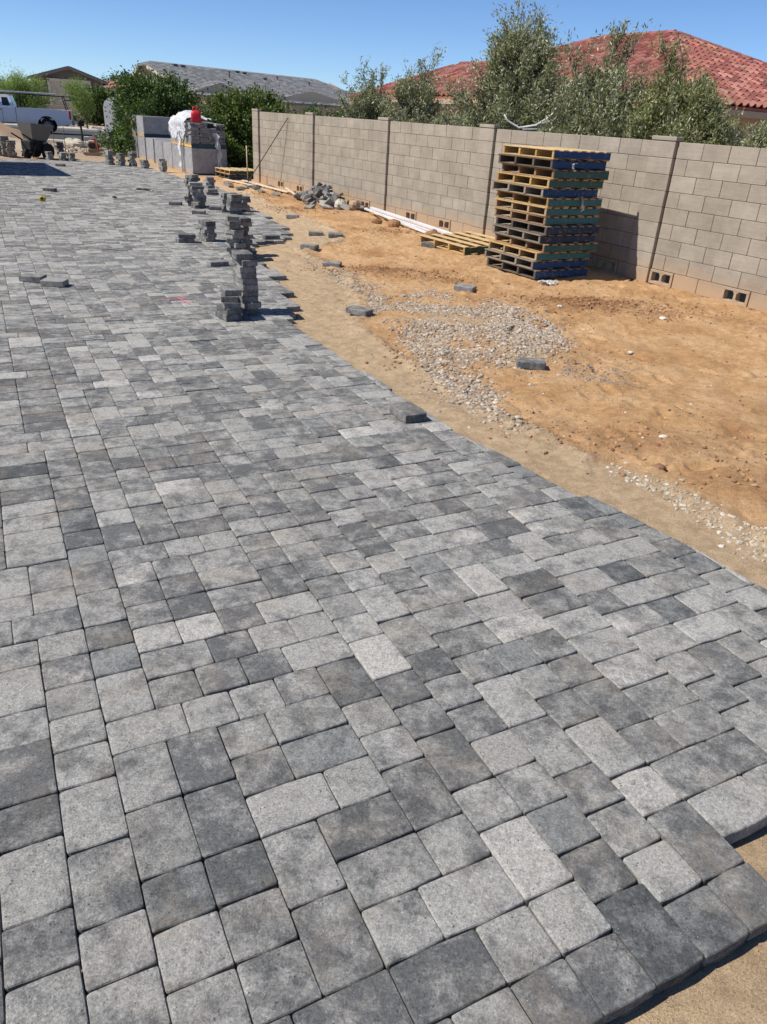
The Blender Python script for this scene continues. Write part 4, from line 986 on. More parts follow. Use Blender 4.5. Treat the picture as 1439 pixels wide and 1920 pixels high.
def red_house():
    w3 = Vector((W2.x, W2.y, 0)); n3 = Vector((N2.x, N2.y, 0)); O = lambda s, r, z: w3*s + n3*r + Vector((0, 0, z))
    root = thing('house', 'stucco house with red barrel tile hip roof behind the block wall', 'house', tuple(O(20, 22, -.03)))
    off = O(20, 22, -.03); L = lambda v: v - off
    stc = (.50, .385, .27)
    m = MB(); c = O(22.25, 23.7, 1.25)-off; Rm = rz(math.atan2(W2.y, W2.x)); m.box(c, (14.1, 10.8, 2.6), Rm, 0, stc); m.build('wall', M['stucco'], root)
    m = MB(); c = O(30.2, 21.4, 1.2)-off; m.box(c, (3.2, 6.0, 2.45), Rm, 0, stc); m.build('wall', M['stucco'], root)
    E0, R0 = 2.65, 4.9
    a0, a1, b0, b1 = 14.6, 29.9, 17.7, 29.7
    c00, c10, c11, c01 = O(a0, b0, E0), O(a1, b0, E0), O(a1, b1, E0), O(a0, b1, E0); k0, k1 = O(20.6, 23.7, R0), O(23.9, 23.7, R0)
    Ez, Rz = 2.5, 3.95
    d10, d11, e0, e1 = O(32.9, 17.9, Ez), O(32.9, 24.7, Ez), O(24.5, 21.3, Rz), O(29.5, 21.3, Rz); d00 = O(24.5, 17.9, Ez)
    faces = [[c00, c10, k1, k0], [c01, c00, k0], [c10, c11, k1], [c11, c01, k0, k1], [d00, d10, e1, e0], [d10, d11, e1], [d11, O(24.5, 24.7, Ez), e0, e1]]
    m = MB()
    for f in faces: slab([L(p) for p in f], .1, m, (.3, .1, .07))
    roof = m.build('roof', M['redtile'], root)
    m = MB()
    for p, q in ((c00, c10), (c01, c00), (d00, d10), (d10, d11)):
        d = q-p; mid = (p+q)/2 - off; m.box(mid - Vector((0, 0, .16)), (d.length-.1, .06, .16), rz(math.atan2(d.y, d.x)), 0, (.42, .32, .22))
    m.build('fascia', M['trim'], root)
    for r_ in (20.5, 25): MB().box(O(15.17, r_, 1.35)-off, (.06, 1.5, 1.2), Rm, .01, (.02, .022, .025)).build('window', M['glass'], root)
    # tiles
    items = []; R = random.Random(41)
    for f in faces[:3] + faces[4:6]:
        o, a, b, n, poly = face_frame(f); xs_ = [p[0] for p in poly]; ys_ = [p[1] for p in poly]; pol = np.array(poly)
        for i in range(int(max(ys_)/.36)+1):
            y = i*.36
            for j in range(int((max(xs_)-min(xs_))/.3)+1):
                x = min(xs_) + j*.3 + .02
                if inside(np.array([x+.12]), np.array([y+.2]), pol)[0]: items.append((o + a*x + b*y + n*.005, a, b, n))
    items.sort(key=lambda t: (t[0]-Vector((0, 0, CAM_H))).length + (0 if t[0].dot(n3) > 0 else 5))
    protos = []
    for c_ in REDS:
        mm = s_tile(); mm.c = [c_]*len(mm.v); protos.append(mm)
    metas = [p.mesh('roof_tile', M['redtile']) for p in protos]
    # the ones in plain view: right hip end and upper slope
    def seen(t):
        v = _R.transposed() @ (t[0]-Vector((0, 0, CAM_H))); x_, y_ = v.x/v.z*1387+720, v.y/v.z*1387+960
        return (x_ < 1460 and (x_ > 1270 or y_ < 150))
    big = [t for t in items if seen(t)][:270]; bs = set(id(t) for t in big); st = MB()
    for t in items:
        p, a, b, n = t; Rm3 = Matrix((a, b, n)).transposed(); k = R.randrange(5)
        if a.cross(b).dot(n) < 0: Rm3 = Matrix((-a, b, n)).transposed(); p = p + a*.3
        jig = rz(R.gauss(0, .012)); lift = n*R.uniform(0, .008)
        if id(t) in bs:
            o = link('roof_tile', metas[k], None, roof); o.matrix_local = Matrix.Translation(L(p)+lift) @ (Rm3 @ jig).to_4x4()
        else: st.add([L(p)+lift + Rm3 @ jig @ Vector(v) for v in protos[k].v], protos[k].f, tuple(x*R.uniform(.85, 1.15) for x in REDS[k]))
    tag(st.build('roof_tiles', M['redtile'], roof), kind='stuff')
    bm = barrel(); bme = [MB().add(bm.v, bm.f, tuple(x*.85 for x in c_)).mesh('ridge_tile', M['redtile']) for c_ in REDS]
    for p, q in ((c00, k0), (c01, k0), (c10, k1), (k0, k1), (d10, e1), (e1, e0)):
        d = (q-p).normalized(); N = int((q-p).length/.36); side = d.cross(Vector((0, 0, 1))).normalized(); upv = side.cross(d)
        if (q-p).length < 1 : continue
        for i in range(N):
            o = link('ridge_tile', R.choice(bme), None, roof); o.matrix_local = Matrix.Translation(L(p+d*i*.36)+upv*.05) @ Matrix((d, -side, upv)).transposed().to_4x4()
    m = MB(); q = O(16.3, 24.6, 3.3)-off; m.tube([q, q+Vector((0, 0, .35))], .05, 8, True, (.3, .1, .08)); m.tube([q+Vector((.3, .2, -.05)), q+Vector((.3, .2, .2))], .04, 8, True, (.3, .1, .08)); m.build('vent_pipe', M['redtile'], roof)
red_house()

def courses(face, mb, R, step=.34, th=.03, base=(.20, .2, .205)):
    o, a, b, n, poly = face_frame(face); ys_ = [p[1] for p in poly]; mx = max(ys_)
    for i in range(int(mx/step)):
        y0, y1 = i*step, (i+1)*step+.03
        def span(y):
            xs_ = []
            for k in range(len(poly)):
                (x0, q0), (x1, q1) = poly[k], poly[(k+1) % len(poly)]
                if (q0 <= y <= q1 or q1 <= y <= q0) and abs(q1-q0) > 1e-6: xs_.append(x0+(x1-x0)*(y-q0)/(q1-q0))
            return (min(xs_), max(xs_)) if len(xs_) >= 2 else None
        s0 = span(min(y0+1e-3, mx-1e-3)); s1 = span(min(y1, mx-1e-3))
        if not s0 or not s1: continue
        x = s0[0]; x -= .17*(i % 2)
        while x < s0[1]-.05:
            xa, xb = max(x, s0[0], s1[0] if s1[0] > s0[0]+.3 else s0[0]), min(x+.33, s0[1]); x += .345
            if xb-xa < .08 or xa < min(s0[0], s1[0])-.01: continue
            if xb > s1[1]+.2 or xa < s1[0]-.2: continue
            c = R.uniform(.68, 1.22); h = th+R.uniform(-.004, .006)
            vs = [o+a*p_+b*q_+n*z for p_, q_, z in ((xa, y0, h), (xb, y0, h), (xb, y1, .006), (xa, y1, .006), (xa, y0, 0), (xb, y0, 0))]
            mb.add(vs, [(0, 1, 2, 3), (4, 5, 1, 0)], (base[0]*c, base[1]*c, base[2]*c))
def gable_house(name, label, P, a, Lh, hf, hb, ez, rz_, stc, tilec, hip_end=True, trim=(.6, .54, .44), clip=0.0, extras=None, ov=.5):
    """ridge from P along a; hf/hb: half depth to the front (right of a) and back"""
    a3 = Vector((a[0], a[1], 0)).normalized(); f3 = Vector((a3.y, -a3.x, 0)); P3 = Vector((P[0], P[1], 0))
    O = lambda i, j, z: a3*i + f3*j + Vector((0, 0, z))
    root = thing(name, label, 'house', (P[0], P[1], -.03)); R = random.Random(int(abs(P[0])*10))
    sl = (rz_-ez)/hf
    m = MB()
    # walls with gable end at i=0 (+ov) ; pentagon prism
    e1 = Lh - (1.0 if not hip_end else 3.0)
    zf = ez+.0; poly = [(-hb+ov, -.1), (hf-ov, -.1), (hf-ov, ez+sl*ov-.15), (0, rz_-.15), (-hb+ov, ez+(rz_-ez)/hb*ov-.15)]
    vs = [O(ov, j, z) for j, z in poly] + [O(e1, j, z) for j, z in poly]; n = 5
    m.add(vs, [tuple(range(n)), tuple(range(n, 2*n))[::-1]] + [(i, (i+1) % n, n+(i+1) % n, n+i) for i in range(n) if i not in (2, 3)], stc); m.build('wall', M['stucco'], root)
    k0, k1 = O(clip, 0, rz_), O(Lh-(hf*.8 if hip_end else 0), 0, rz_)
    if clip: # clipped gable
        cj = clip*.9; cz = rz_-sl*cj
        F = [[O(0, hf, ez), O(Lh, hf, ez), k1, k0, O(0, cj, cz)], [O(Lh, -hb, ez), O(0, -hb, ez), O(0, -cj*hb/hf, cz), k0, k1], [O(0, -cj*hb/hf, cz), O(0, cj, cz), k0]]
    else: F = [[O(0, hf, ez), O(Lh, hf, ez), k1, k0], [O(Lh, -hb, ez), O(0, -hb, ez), k0, k1]]
    if hip_end: F.append([O(Lh, hf, ez), O(Lh, -hb, ez), k1])
    m = MB()
    for f in F: slab(f, .12, m, tuple(x*.8 for x in tilec))
    roof = m.build('roof', M['greytile'], root)
    m = MB()
    for f in F: courses(f, m, R, base=tilec)
    if m.v: tag(m.build('roof_tiles', M['greytile'], roof), kind='stuff')
    m = MB()
    for p, q in ([(O(0, hf, ez), O(0, 0 if not clip else clip*.9, rz_ if not clip else rz_-sl*clip*.9)), (O(0, -hb, ez), O(0, 0 if not clip else -clip*.9*hb/hf, rz_ if not clip else rz_-sl*clip*.9)), (O(0, hf, ez), O(Lh, hf, ez))]):
        d = q-p; c = (p+q)/2 - Vector((0, 0, .2)) - a3*.03*(0 if abs(d.dot(a3)) > 1 else 1)
        x_ = d.normalized(); y_ = Vector((0, 0, 1)).cross(x_).normalized(); z_ = x_.cross(y_)
        m.box(c, (d.length, .07, .22), Matrix((x_, y_, z_)).transposed(), 0, trim)
    m.build('fascia', M['trim'], root)
    return root, roof, O
gt = (.235, .235, .24)
r1, roof1, O1 = gable_house('house', 'long low house with grey flat tile roof behind the citrus trees', (-22.9, 72.2), (.576, .817), 27.5, 6.6, 2.6, 2.65, 4.95, (.46, .39, .29), gt, True, (.55, .48, .37), 1.0)
m = MB()
for i, j, z, hh in ((8, 2.2, 4.15, .55), (6.2, 4.0, 3.5, .3), (15, 1.4, 4.4, .35), (19, 2, 4.2, .3)): m.tube([O1(i, j, z-.1), O1(i, j, z+hh)], .07, 7, True, (.12, .12, .12)); m.box(O1(i, j, z+hh), (.22, .22, .05), None, 0, (.1, .1, .1))
m.build('vent_pipe', M['dull'], roof1)
m = MB()
for i, j in ((3.2, .5), (4.0, .55), (10.5, .5), (11.3, .6), (13, 1.6)): m.box(O1(i, j, 4.95-(2.3/6.6)*j+.06), (.5, .4, .1), rz(math.atan2(.817, .576)), .02, (.14, .14, .145))
m.build('roof_vent', M['dull'], roof1)
# the front wings of the same house
w1, wr1, Ow1 = gable_house('house_wing', 'small grey roofed front gable wing of the long house', (-14.0, 63.0), (-.35, .94), 9, 3.2, 3.2, 2.5, 3.6, (.42, .36, .28), gt, False, clip=3.4)
w2, wr2, Ow2 = gable_house('house_wing', 'grey roofed wing with dark tile courses nearest the wall end', (-6.6, 58.0), (-.2, .98), 14, 4.2, 4.2, 2.3, 3.3, (.40, .34, .27), (.2, .2, .205), False, clip=4.4)
for wing in (w1, w2):
    for ch in list(wing.children):
        ch.parent = r1; ch.location = wing.location - r1.location; ch.name = 'wing_' + ch.name.split('.')[0]
    bpy.data.objects.remove(wing)
r2, roof2, O2 = gable_house('house', 'dark grey gabled house with pale framed garage panel', (-38.0, 94.5), (-.42, .91), 16, 4.0, 4.4, 3.55, 4.85, (.15, .135, .12), (.27, .265, .26), False, (.2, .18, .16))
for nm, x0, x1, z0, z1, dy, col in (('panel', -40.3, -36.2, 1.0, 3.3, .0, (.50, .45, .38)),):
    m = MB(); a3 = Vector((-.42, .91, 0)).normalized(); f3 = Vector((a3.y, -a3.x, 0))
    cj = -.1; m.box(a3*.42 + f3*cj + Vector((0, 0, 2.15)), (.1, 4.3, 2.35), rz(math.atan2(a3.y, a3.x)), 0, col); m.build('garage_panel', M['stucco'], r2)
    m = MB()
    for j, hz, sy, sz in ((-2.25, 2.2, .25, 2.6), (2.05, 2.2, .25, 2.6), (-.1, 3.42, 4.5, .25)): m.box(a3*.36 + f3*j + Vector((0, 0, hz)), (.14, sy, sz-.004), rz(math.atan2(a3.y, a3.x)), 0, (.62, .57, .49))
    m.build('trim_frame', M['trim'], r2)
r3, roof3, O3 = gable_house('house', 'low pinkish house with terracotta tile roof between the two grey ones', (-46.5, 112), (1, .12), 14, 4, 4, 3.1, 4.0, (.36, .25, .21), (.42, .22, .16), False)
# wood gate and low wall across the street
g = thing('wood_gate', 'tan vertical board gate beside the young tree across the street', 'gate', (-26.8, 69, 0))
bmesh_ = MB().box((0, 0, .62), (.145, .03, 1.22), None, .004, (.36, .24, .14)).mesh('board', tinted('gate_board', .85, .25, 6, 0, 80, .25))
for i in range(20): link('board', bmesh_, None, g, (i*.152, 0, 0))
m = MB(); m.box((1.95, -.035, .62), (.07, .05, 1.26), None, 0, (.05, .045, .04)); m.box((-.12, -.03, .65), (.08, .06, 1.3), None, 0, (.05, .045, .04)); m.build('gate_post', M['dull'], g)
m = MB(); m.box((-34.5, 71, .55), (15.0, .2, 1.2), None, .02, (.24, .20, .155)); tag(m.build('garden_wall', M['stucco']), 'low brown garden wall left of the wood gate', 'wall')

# the house whose eave shades the far left of the driveway
def shade_house():
    c = Vector((-11.0, 20.95, 0)); w3 = Vector((W2.x, W2.y, 0)); n3 = Vector((N2.x, N2.y, 0)); O = lambda i, j, z: w3*i - n3*j + Vector((0, 0, z))
    root = thing('house', 'tan house at the left of the driveway casting its eave shadow', 'house', tuple(c)); Lw, Ld = 4.6, 12.0
    m = MB(); m.box(O(Lw/2, Ld/2, 1.25), (Lw-1.1, Ld-1.1, 2.7), rz(math.atan2(W2.y, W2.x)), 0, (.46, .37, .27)); m.build('wall', M['stucco'], root)
    e = [O(0, 0, 2.7), O(Lw, 0, 2.7), O(Lw, Ld, 2.7), O(0, Ld, 2.7)]; k0, k1 = O(Lw/2, Lw/2, 3.55), O(Lw/2, Ld-Lw/2, 3.55)
    m = MB()
    for f in ([e[0], e[1], k0], [e[1], e[2], k1, k0], [e[2], e[3], k1], [e[3], e[0], k0, k1]): slab(f, .14, m, (.2, .2, .2))
    m.build('roof', M['greytile'], root)
    m = MB(); m.box(O(Lw/2, .52, 1.1), (2.6, .06, 2.1), rz(math.atan2(W2.y, W2.x)), .01, (.55, .5, .43)); m.build('garage_door', M['trim'], root)
shade_house()
# ================================================================== wrapped paver loads
LA = math.atan2(.866, -.5); LF = Vector((-6.37, 24.2, 0)); LD = Vector((-.5, .866, 0)); LN = Vector((.866, .5, 0))
PW = (.62, .40, .13)
def load(t, z0, hgt, label, wrapped=True, color=(.20, .20, .205), layers=None, seed=0, wlen=1.12, paint=(.02, .07, .09)):
    R = random.Random(seed); c = LF + LD*(t+wlen/2) + LN*.55
    root = thing('paver_load', label, 'paver load', (c.x, c.y, z0), LA, 'pallet loads of pavers by the citrus trees')
    # local x along the row (away), local +y to the lit side (towards -LN)
    dk = MB()
    for i in range(6): dk.box((-wlen/2+.09+i*(wlen-.18)/5, 0, .106), (.13, 1.08, .016), None, 0, PW)
    dk.build('pallet_deck', M['wood'], root)
    for y in (-.5, 0, .5): MB().box((0, y, .052), (wlen, .05, .09), None, .003, PW if y > -.4 else paint).build('pallet_stringer', M['wood'], root)
    for x in (-wlen/2+.012,): MB().box((x-.02, 0, .06), (.014, 1.06, .1), None, 0, paint).build('pallet_end', M['paint'], root)
    n = int(round((hgt-.116)/.0605)); b = MB(); cols = 6
    for k in range(n):
        for i in range(4):
            for j in range(4 if not wrapped else 4):
                edge = i in (0, 3) or j in (0, 3)
                if not edge: continue
                x = (i-1.5)*wlen*.245; y = (j-1.5)*.26
                q = R.uniform(.82, 1.18); cc = tuple(v*q for v in color)
                if not wrapped and k >= n-3 and i == 0 and j < 2 and R.random() < .7: continue
                jx, jy = R.gauss(0, .004 if wrapped else .01), R.gauss(0, .004 if wrapped else .01)
                b.box((x+jx, y+jy, .116+.0605*(k+.5)), (wlen*.242, .257, .0585), None, .004, cc)
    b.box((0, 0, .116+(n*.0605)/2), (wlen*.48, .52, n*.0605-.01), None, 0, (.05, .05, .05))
    me = b.mesh('pavers', M['paver']); set_seed(me, [(R.random(), R.random(), R.random())]*len(me.vertices)); tag(link('pavers', me, None, root), kind='stuff')
    if wrapped:
        P = []; top = .116+n*.0605+.006
        for side in range(1):
            ring = []
            NS = 44
            for k in range(10):
                z = .06 + (top-.06)*k/9; row = []
                for i in range(NS+1):
                    u = i/NS*4; s_ = int(u) % 4; f = u-int(u); hx, hy = wlen/2+.006, .535
                    x, y = [(-hx+2*hx*f, hy), (hx, hy-2*hy*f), (hx-2*hx*f, -hy), (-hx, -hy+2*hy*f)][s_]
                    w_ = .006*math.sin(9*f+3*k+seed)*math.sin(math.pi*f)+R.uniform(0, .004)
                    l = math.hypot(x, y); row.append((x*(1+w_/l), y*(1+w_/l), z))
                ring.append(row)
            m = MB(); m.grid(ring); m.grid([[(-wlen/2+wlen*i/5, -.53+1.06*j/5, top+R.uniform(0, .008)) for j in range(6)] for i in range(6)])
            m.build('stretch_wrap', M['wrap'], root)
    return root
zb = -.045
for i, t in enumerate((0, 1.2, 2.4, 3.6, 4.9, 6.2, 7.5)):
    load(t, zb, .77, 'film wrapped pallet of grey pavers, %s in the bottom row from the wall end' % ONUM[i].replace('bottom', 'first'), True, (.30, .30, .305), seed=50+i)
load(0.02, zb+.79, .67, 'opened pallet of grey pavers on top, beneath the red fuel can', False, (.30, .305, .31), seed=60)
load(1.22, zb+.79, .67, 'wrapped pallet on top draped with white plastic film', True, (.30, .30, .305), seed=61)
load(6.2, zb+.79, .64, 'wrapped pallet on top, front one of the far upper pair', True, (.33, .33, .335), seed=62)
load(7.5, zb+.79, .64, 'wrapped pallet on top, back one of the far upper pair', True, (.33, .33, .335), seed=63)
zt = zb+.79+.67
# part course of pavers left on top
R = random.Random(3)
for i in range(6):
    p = LF + LD*(.45+(i % 3)*.3) + LN*(.35+.2*(i//3)); one_paver(p.x, p.y, zt+.03+.062*(i % 2 == 0), LA, 'light grey paver left on the film covered upper loads', 'pavers left on top of the loads')
# crumpled white plastic over the top and hanging down the lit face
m = MB(); P = []
for i in range(17):
    row = []
    for j in range(15):
        t = .3+1.9*i/16; q = j/14
        if q < .62: off, z = .75-.78*q/.62, zt + .05 + .2*math.sin(math.pi*min(1, q/.62))*math.sin(math.pi*i/16) + R.uniform(0, .08)
        else: off, z = -.06-.03*math.sin(i), zt + .02 - (q-.62)/.38*(.28+.25*math.sin(i*.9)**2)
        p = LF + LD*(t+R.uniform(-.04, .04)) + LN*(off+R.uniform(-.04, .03)); row.append((p.x, p.y, z+R.uniform(-.02, .03)))
    P.append(row)
m.grid(P)
P = []
for i in range(12):
    z = zt-.2-1.05*i/11; row = []
    for j in range(5):
        p = LF + LD*(.95+.2*(j/4-.5)*(1-.3*math.sin(i)) + .03*math.sin(i*1.3)) + LN*(-.07-R.uniform(0, .05)); row.append((p.x, p.y, z))
    P.append(row)
m.grid(P); tag(m.build('plastic_sheet', M['film']), 'crumpled white plastic sheet draped over the upper loads', 'plastic sheet')
m = MB(); P = []
for i in range(14):
    z = 1.2*(1-i/13)-.03; row = []
    for j in range(5):
        p = LF + LN*(.72+.13*(j/4-.5)*(1+.5*math.sin(i*2.1))+.12*math.sin(i/13*3.0)+.02*math.sin(i*3+j)) - LD*(.07+.05*math.sin(j*1.5+i*1.4)); row.append((p.x, p.y, z))
    P.append(row)
m.grid(P); tag(m.build('plastic_strip', M['film']), 'torn sheet of clear film trailing to the ground beside the loads', 'plastic sheet')
# red fuel can
def fuel_can(loc, ang, label, s=1.0):
    root = thing('fuel_can', label, 'fuel can', loc, ang); red = (.55, .02, .035); R_ = []
    prof = [(0, .9), (.03, 1.0), (.2, 1.0), (.26, .9), (.31, .62), (.33, .3)]; n = 20; P = []
    for z, k in prof:
        row = []
        for i in range(n+1):
            a = 2*math.pi*i/n; ca, sa = math.cos(a), math.sin(a); e = .45
            row.append((.15*s*k*math.copysign(abs(ca)**e, ca), .115*s*k*math.copysign(abs(sa)**e, sa), z*s))
        P.append(row)
    m = MB(); m.grid(P, red); m.add(P[-1][:n], [tuple(range(n))], red); m.add(P[0][:n], [tuple(range(n))[::-1]], red); m.build('body', M['metal'], root)
    m = MB(); m.tube([(-.1*s, 0, .28*s), (-.07*s, 0, .4*s), (.05*s, 0, .41*s), (.11*s, 0, .27*s)], .018*s, 7, True, red); m.build('handle', M['metal'], root)
    m = MB(); m.tube([(.02*s, .0, .31*s), (.02*s, 0, .36*s)], .035*s, 9, True, (.03, .03, .03)); m.build('cap', M['dull'], root)
p = LF + LD*.28 + LN*.28; fuel_can((p.x, p.y, zt+.0), .3, 'red plastic fuel can standing on the upper paver load', .98)
fuel_can((-12.1, 31.6, gz(-12.1, 31.6)), .2, 'red fuel can on the ground beside the plate compactor', 1.25)
# two low pallets at the wall end, shovel
pallet((-4.95, 24.1, gz(-4.95, 24.1)), math.radians(33), 'dark navy pallet lying beneath the yellow one at the wall end', DRK, NAVY, None, 1.05, 1.1, R=R)
pallet((-4.95, 24.1, gz(-4.95, 24.1)+.117), math.radians(35), 'yellow topped pallet with green side on the low pair at the wall end', YEL, GREEN, PALE, 1.05, 1.1, R=R)
sh = thing('shovel', 'shovel with pale wooden handle stuck upright in the dirt by the wall end', 'shovel', (-4.36, 22.4, gz(-4.36, 22.4)))
m = MB(); m.tube([(0, 0, .12), (-.01, 0, .95)], .016, 8, True, (.55, .42, .25)); m.build('handle', lumber, sh)
m = MB(); m.grid([[(x, .03*(1-(x/.11)**2)-.02, z) for x in (-.11*k, -.05*k, 0, .05*k, .11*k)] for z, k in ((-.12, .2), (0, .85), (.12, 1.0), (.17, .8))], (.06, .055, .05)); m.build('blade', M['metal'], sh)

# ================================================================== white pickup
def pickup(loc, ang):
    root = thing('pickup_truck', 'dusty white extended cab pickup with ladder rack parked in the street', 'pickup', loc, ang); W = .95
    def arch(cx, r, n=10): return [(cx+r*math.cos(math.pi*(1-i/n)), .38+r*math.sin(math.pi*i/n)) for i in range(n+1)][::-1]
    # lower body side profile, x forward, nose at x=4.75
    prof = [(-1.22, .52)] + [(x, z) for x, z in arch(0, .5)[::-1]] + [(.6, .48), (3.0, .48)] + [(x, z) for x, z in arch(3.62, .5)[::-1]] + [(4.3, .5), (4.68, .55), (4.75, .8), (4.7, 1.05), (4.4, 1.14), (3.3, 1.2), (1.55, 1.2), (-1.22, 1.2)]
    m = MB()
    m.prism(prof, W-.06, W, 'y'); m.prism(prof, -W, -W+.06, 'y')
    m.build('body', M['carpaint'], root)
    m = MB(); m.box((.15, 0, .72), (2.7, 1.78, .06)); m.box((1.52, 0, .95), (.06, 1.78, .5)); m.build('bed', M['carpaint'], root)
    m = MB(); m.box((-1.23, 0, .88), (.06, 1.86, .62), None, .02); m.build('tailgate', M['carpaint'], root)
    m = MB(); m.box((3.95, 0, 1.1), (1.35, 1.78, .08), None, .03); m.box((4.7, 0, .85), (.08, 1.8, .45), None, .03); m.build('hood', M['carpaint'], root)
    m = MB(); gh = [(1.56, 1.2, .93), (3.3, 1.2, .93), (2.75, 1.74, .78), (1.72, 1.74, .78)]; vs = [(x, y*s_, z) for s_ in (1, -1) for x, z, y in gh]
    m.add(vs, [(0, 1, 2, 3)[::-1], (4, 5, 6, 7), (0, 3, 7, 4), (1, 5, 6, 2), (3, 2, 6, 7)]); m.box((2.25, 0, 1.76), (1.05, 1.5, .05), None, .02)
    m.build('cab', M['carpaint'], root)
    def win(pts, nm='window'):
        for s_ in (1, -1):
            q = []
            for x, z in pts:
                f = (z-1.2)/.54; y = .93-.15*f + .006; q.append((x, y*s_, z))
            MB().add(q, [tuple(range(len(q)))[::s_]]).build(nm, M['glass'], root)
    win([(1.74, 1.27), (2.12, 1.27), (2.12, 1.66), (1.84, 1.66)]); win([(2.24, 1.27), (3.08, 1.27), (2.7, 1.66), (2.24, 1.66)])
    m = MB(); m.add([(3.29, -.8, 1.24), (3.29, .8, 1.24), (2.80, .7, 1.7), (2.80, -.7, 1.7)], [(0, 1, 2, 3)]); m.build('windscreen', M['glass'], root)
    m = MB(); m.add([(1.575, -.7, 1.3), (1.575, .7, 1.3), (1.69, .62, 1.66), (1.69, -.62, 1.66)], [(0, 1, 2, 3)]); m.build('rear_window', M['glass'], root)
    for s_ in (1, -1):
        MB().box((1.5, s_*W, .85), (.02, .012, .7), None, 0, (.02, .02, .02)).build('door_seam', M['dull'], root)
        MB().box((2.16, s_*W, .85), (.015, .012, .66), None, 0, (.05, .05, .05)).build('door_seam', M['dull'], root)
        MB().box((2.28, s_*(W+.01), 1.08), (.16, .03, .05), None, .01, (.03, .03, .03)).build('door_handle', M['dull'], root)
        MB().box((-1.2, s_*(W-.02), .98), (.1, .1, .42), None, .015, (.5, .02, .02)).build('tail_light', M['metal'], root)
        MB().box((4.72, s_*.75, .9), (.06, .3, .18), None, .02, (.6, .6, .6)).build('headlight', M['metal'], root)
        MB().box((2.95, s_*(W+.12), 1.2), (.1, .16, .22), None, .03, (.03, .03, .03)).build('mirror', M['dull'], root)
        for cx in (0, 3.62):
            w = MB(); prof_ = [(.24, -.1), (.34, -.12), (.38, -.09), (.385, 0), (.38, .09), (.34, .12), (.24, .1)]; n = 22
            P = [[(r*math.cos(2*math.pi*i/n), y, r*math.sin(2*math.pi*i/n)) for r, y in prof_] for i in range(n+1)]; w.grid(P)
            wh = thing('wheel', None, None, (cx, s_*(W-.13), .385)); wh.parent = root; link('tyre', w.mesh('tyre', M['rubber']), None, wh)
            r_ = MB(); r_.tube([(0, -.06*s_, 0), (0, .07*s_, 0)], .235, 18, True, (.16, .16, .17)); r_.tube([(0, .07*s_, 0), (0, .1*s_, 0)], .07, 10, True, (.3, .3, .3))
            for q in range(8): r_.box((.15*math.cos(q*.785), .074*s_, .15*math.sin(q*.785)), (.06, .012, .06), ry(-q*.785), .004, (.38, .38, .39))
            link('rim', r_.mesh('rim', M['metal']), None, wh)
            a_ = MB(); n = 12; a_.grid([[(.49*math.cos(math.pi*i/n), y, .49*math.sin(math.pi*i/n)) for y in (-.5, .1)] for i in range(n+1)], (.01, .01, .01)); o = a_.build('wheel_well', M['dull'], root, (cx, s_*(W-.13), .38)); o.scale = (1, s_, 1)
    MB().box((-1.32, 0, .58), (.14, 1.8, .2), None, .03, (.28, .28, .29)).build('rear_bumper', M['metal'], root)
    MB().box((4.8, 0, .58), (.14, 1.86, .24), None, .04, (.3, .3, .3)).build('front_bumper', M['metal'], root)
    MB().box((1.6, 0, .5), (5.2, .9, .14), None, 0, (.02, .02, .02)).build('chassis', M['dull'], root)
    k = MB()
    for s_ in (1, -1):
        k.tube([(-1.05, s_*.9, 1.2), (-.9, s_*.88, 1.84)], .028, 6, True, (.02, .02, .02)); k.tube([(1.4, s_*.9, 1.2), (1.35, s_*.88, 1.84)], .028, 6, True, (.02, .02, .02))
        k.tube([(-1.0, s_*.88, 1.85), (3.4, s_*.86, 1.88)], .028, 6, True, (.02, .02, .02))
        k.tube([(-1.0, s_*.88, 1.85), (-1.25, s_*.88, 1.86), (-1.32, s_*.88, 1.76), (-1.25, s_*.88, 1.68), (-1.0, s_*.88, 1.68)], .02, 6, True, (.02, .02, .02))
    for x in (-.9, .3, 1.35, 2.6): k.box((x, 0, 1.86), (.06, 1.74, .05), None, 0, (.02, .02, .02))
    k.build('ladder_rack', M['dull'], root)
    return root
TA = math.pi+.34; TP = Vector((-20.0, 46.0, -.01)); TR = rz(TA); truck = pickup(tuple(TP), TA)
for i, (dy, z, x0, x1, lab) in enumerate(((-.6, 1.935, -.6, 5.0, 'white board carried on the near side of the pickup rack'), (-.2, 1.93, -.2, 4.6, 'white board carried on the middle of the pickup rack'), (.3, 1.93, .3, 5.2, 'white board carried on the far side of the pickup rack'))):
    m = MB(); m.box(((x0+x1)/2, 0, 0), (x1-x0, .26, .07), None, .01); o = m.build('rack_board', M['white_pvc'], None, tuple(TP + TR @ Vector((0, -dy, z)))); o.rotation_euler = (0, 0, TA); tag(o, lab, 'board')
m = MB(); m.box((0, 0, .0), (1.3, .9, .3), None, .08, (.5, .5, .5)); o = m.build('bed_cargo', tinted('canvas', .8, .25, 4), None, tuple(TP + TR @ Vector((.4, 0, .9)))); o.rotation_euler = (0, 0, TA); tag(o, 'pale bundle lying in the pickup bed', 'bundle')

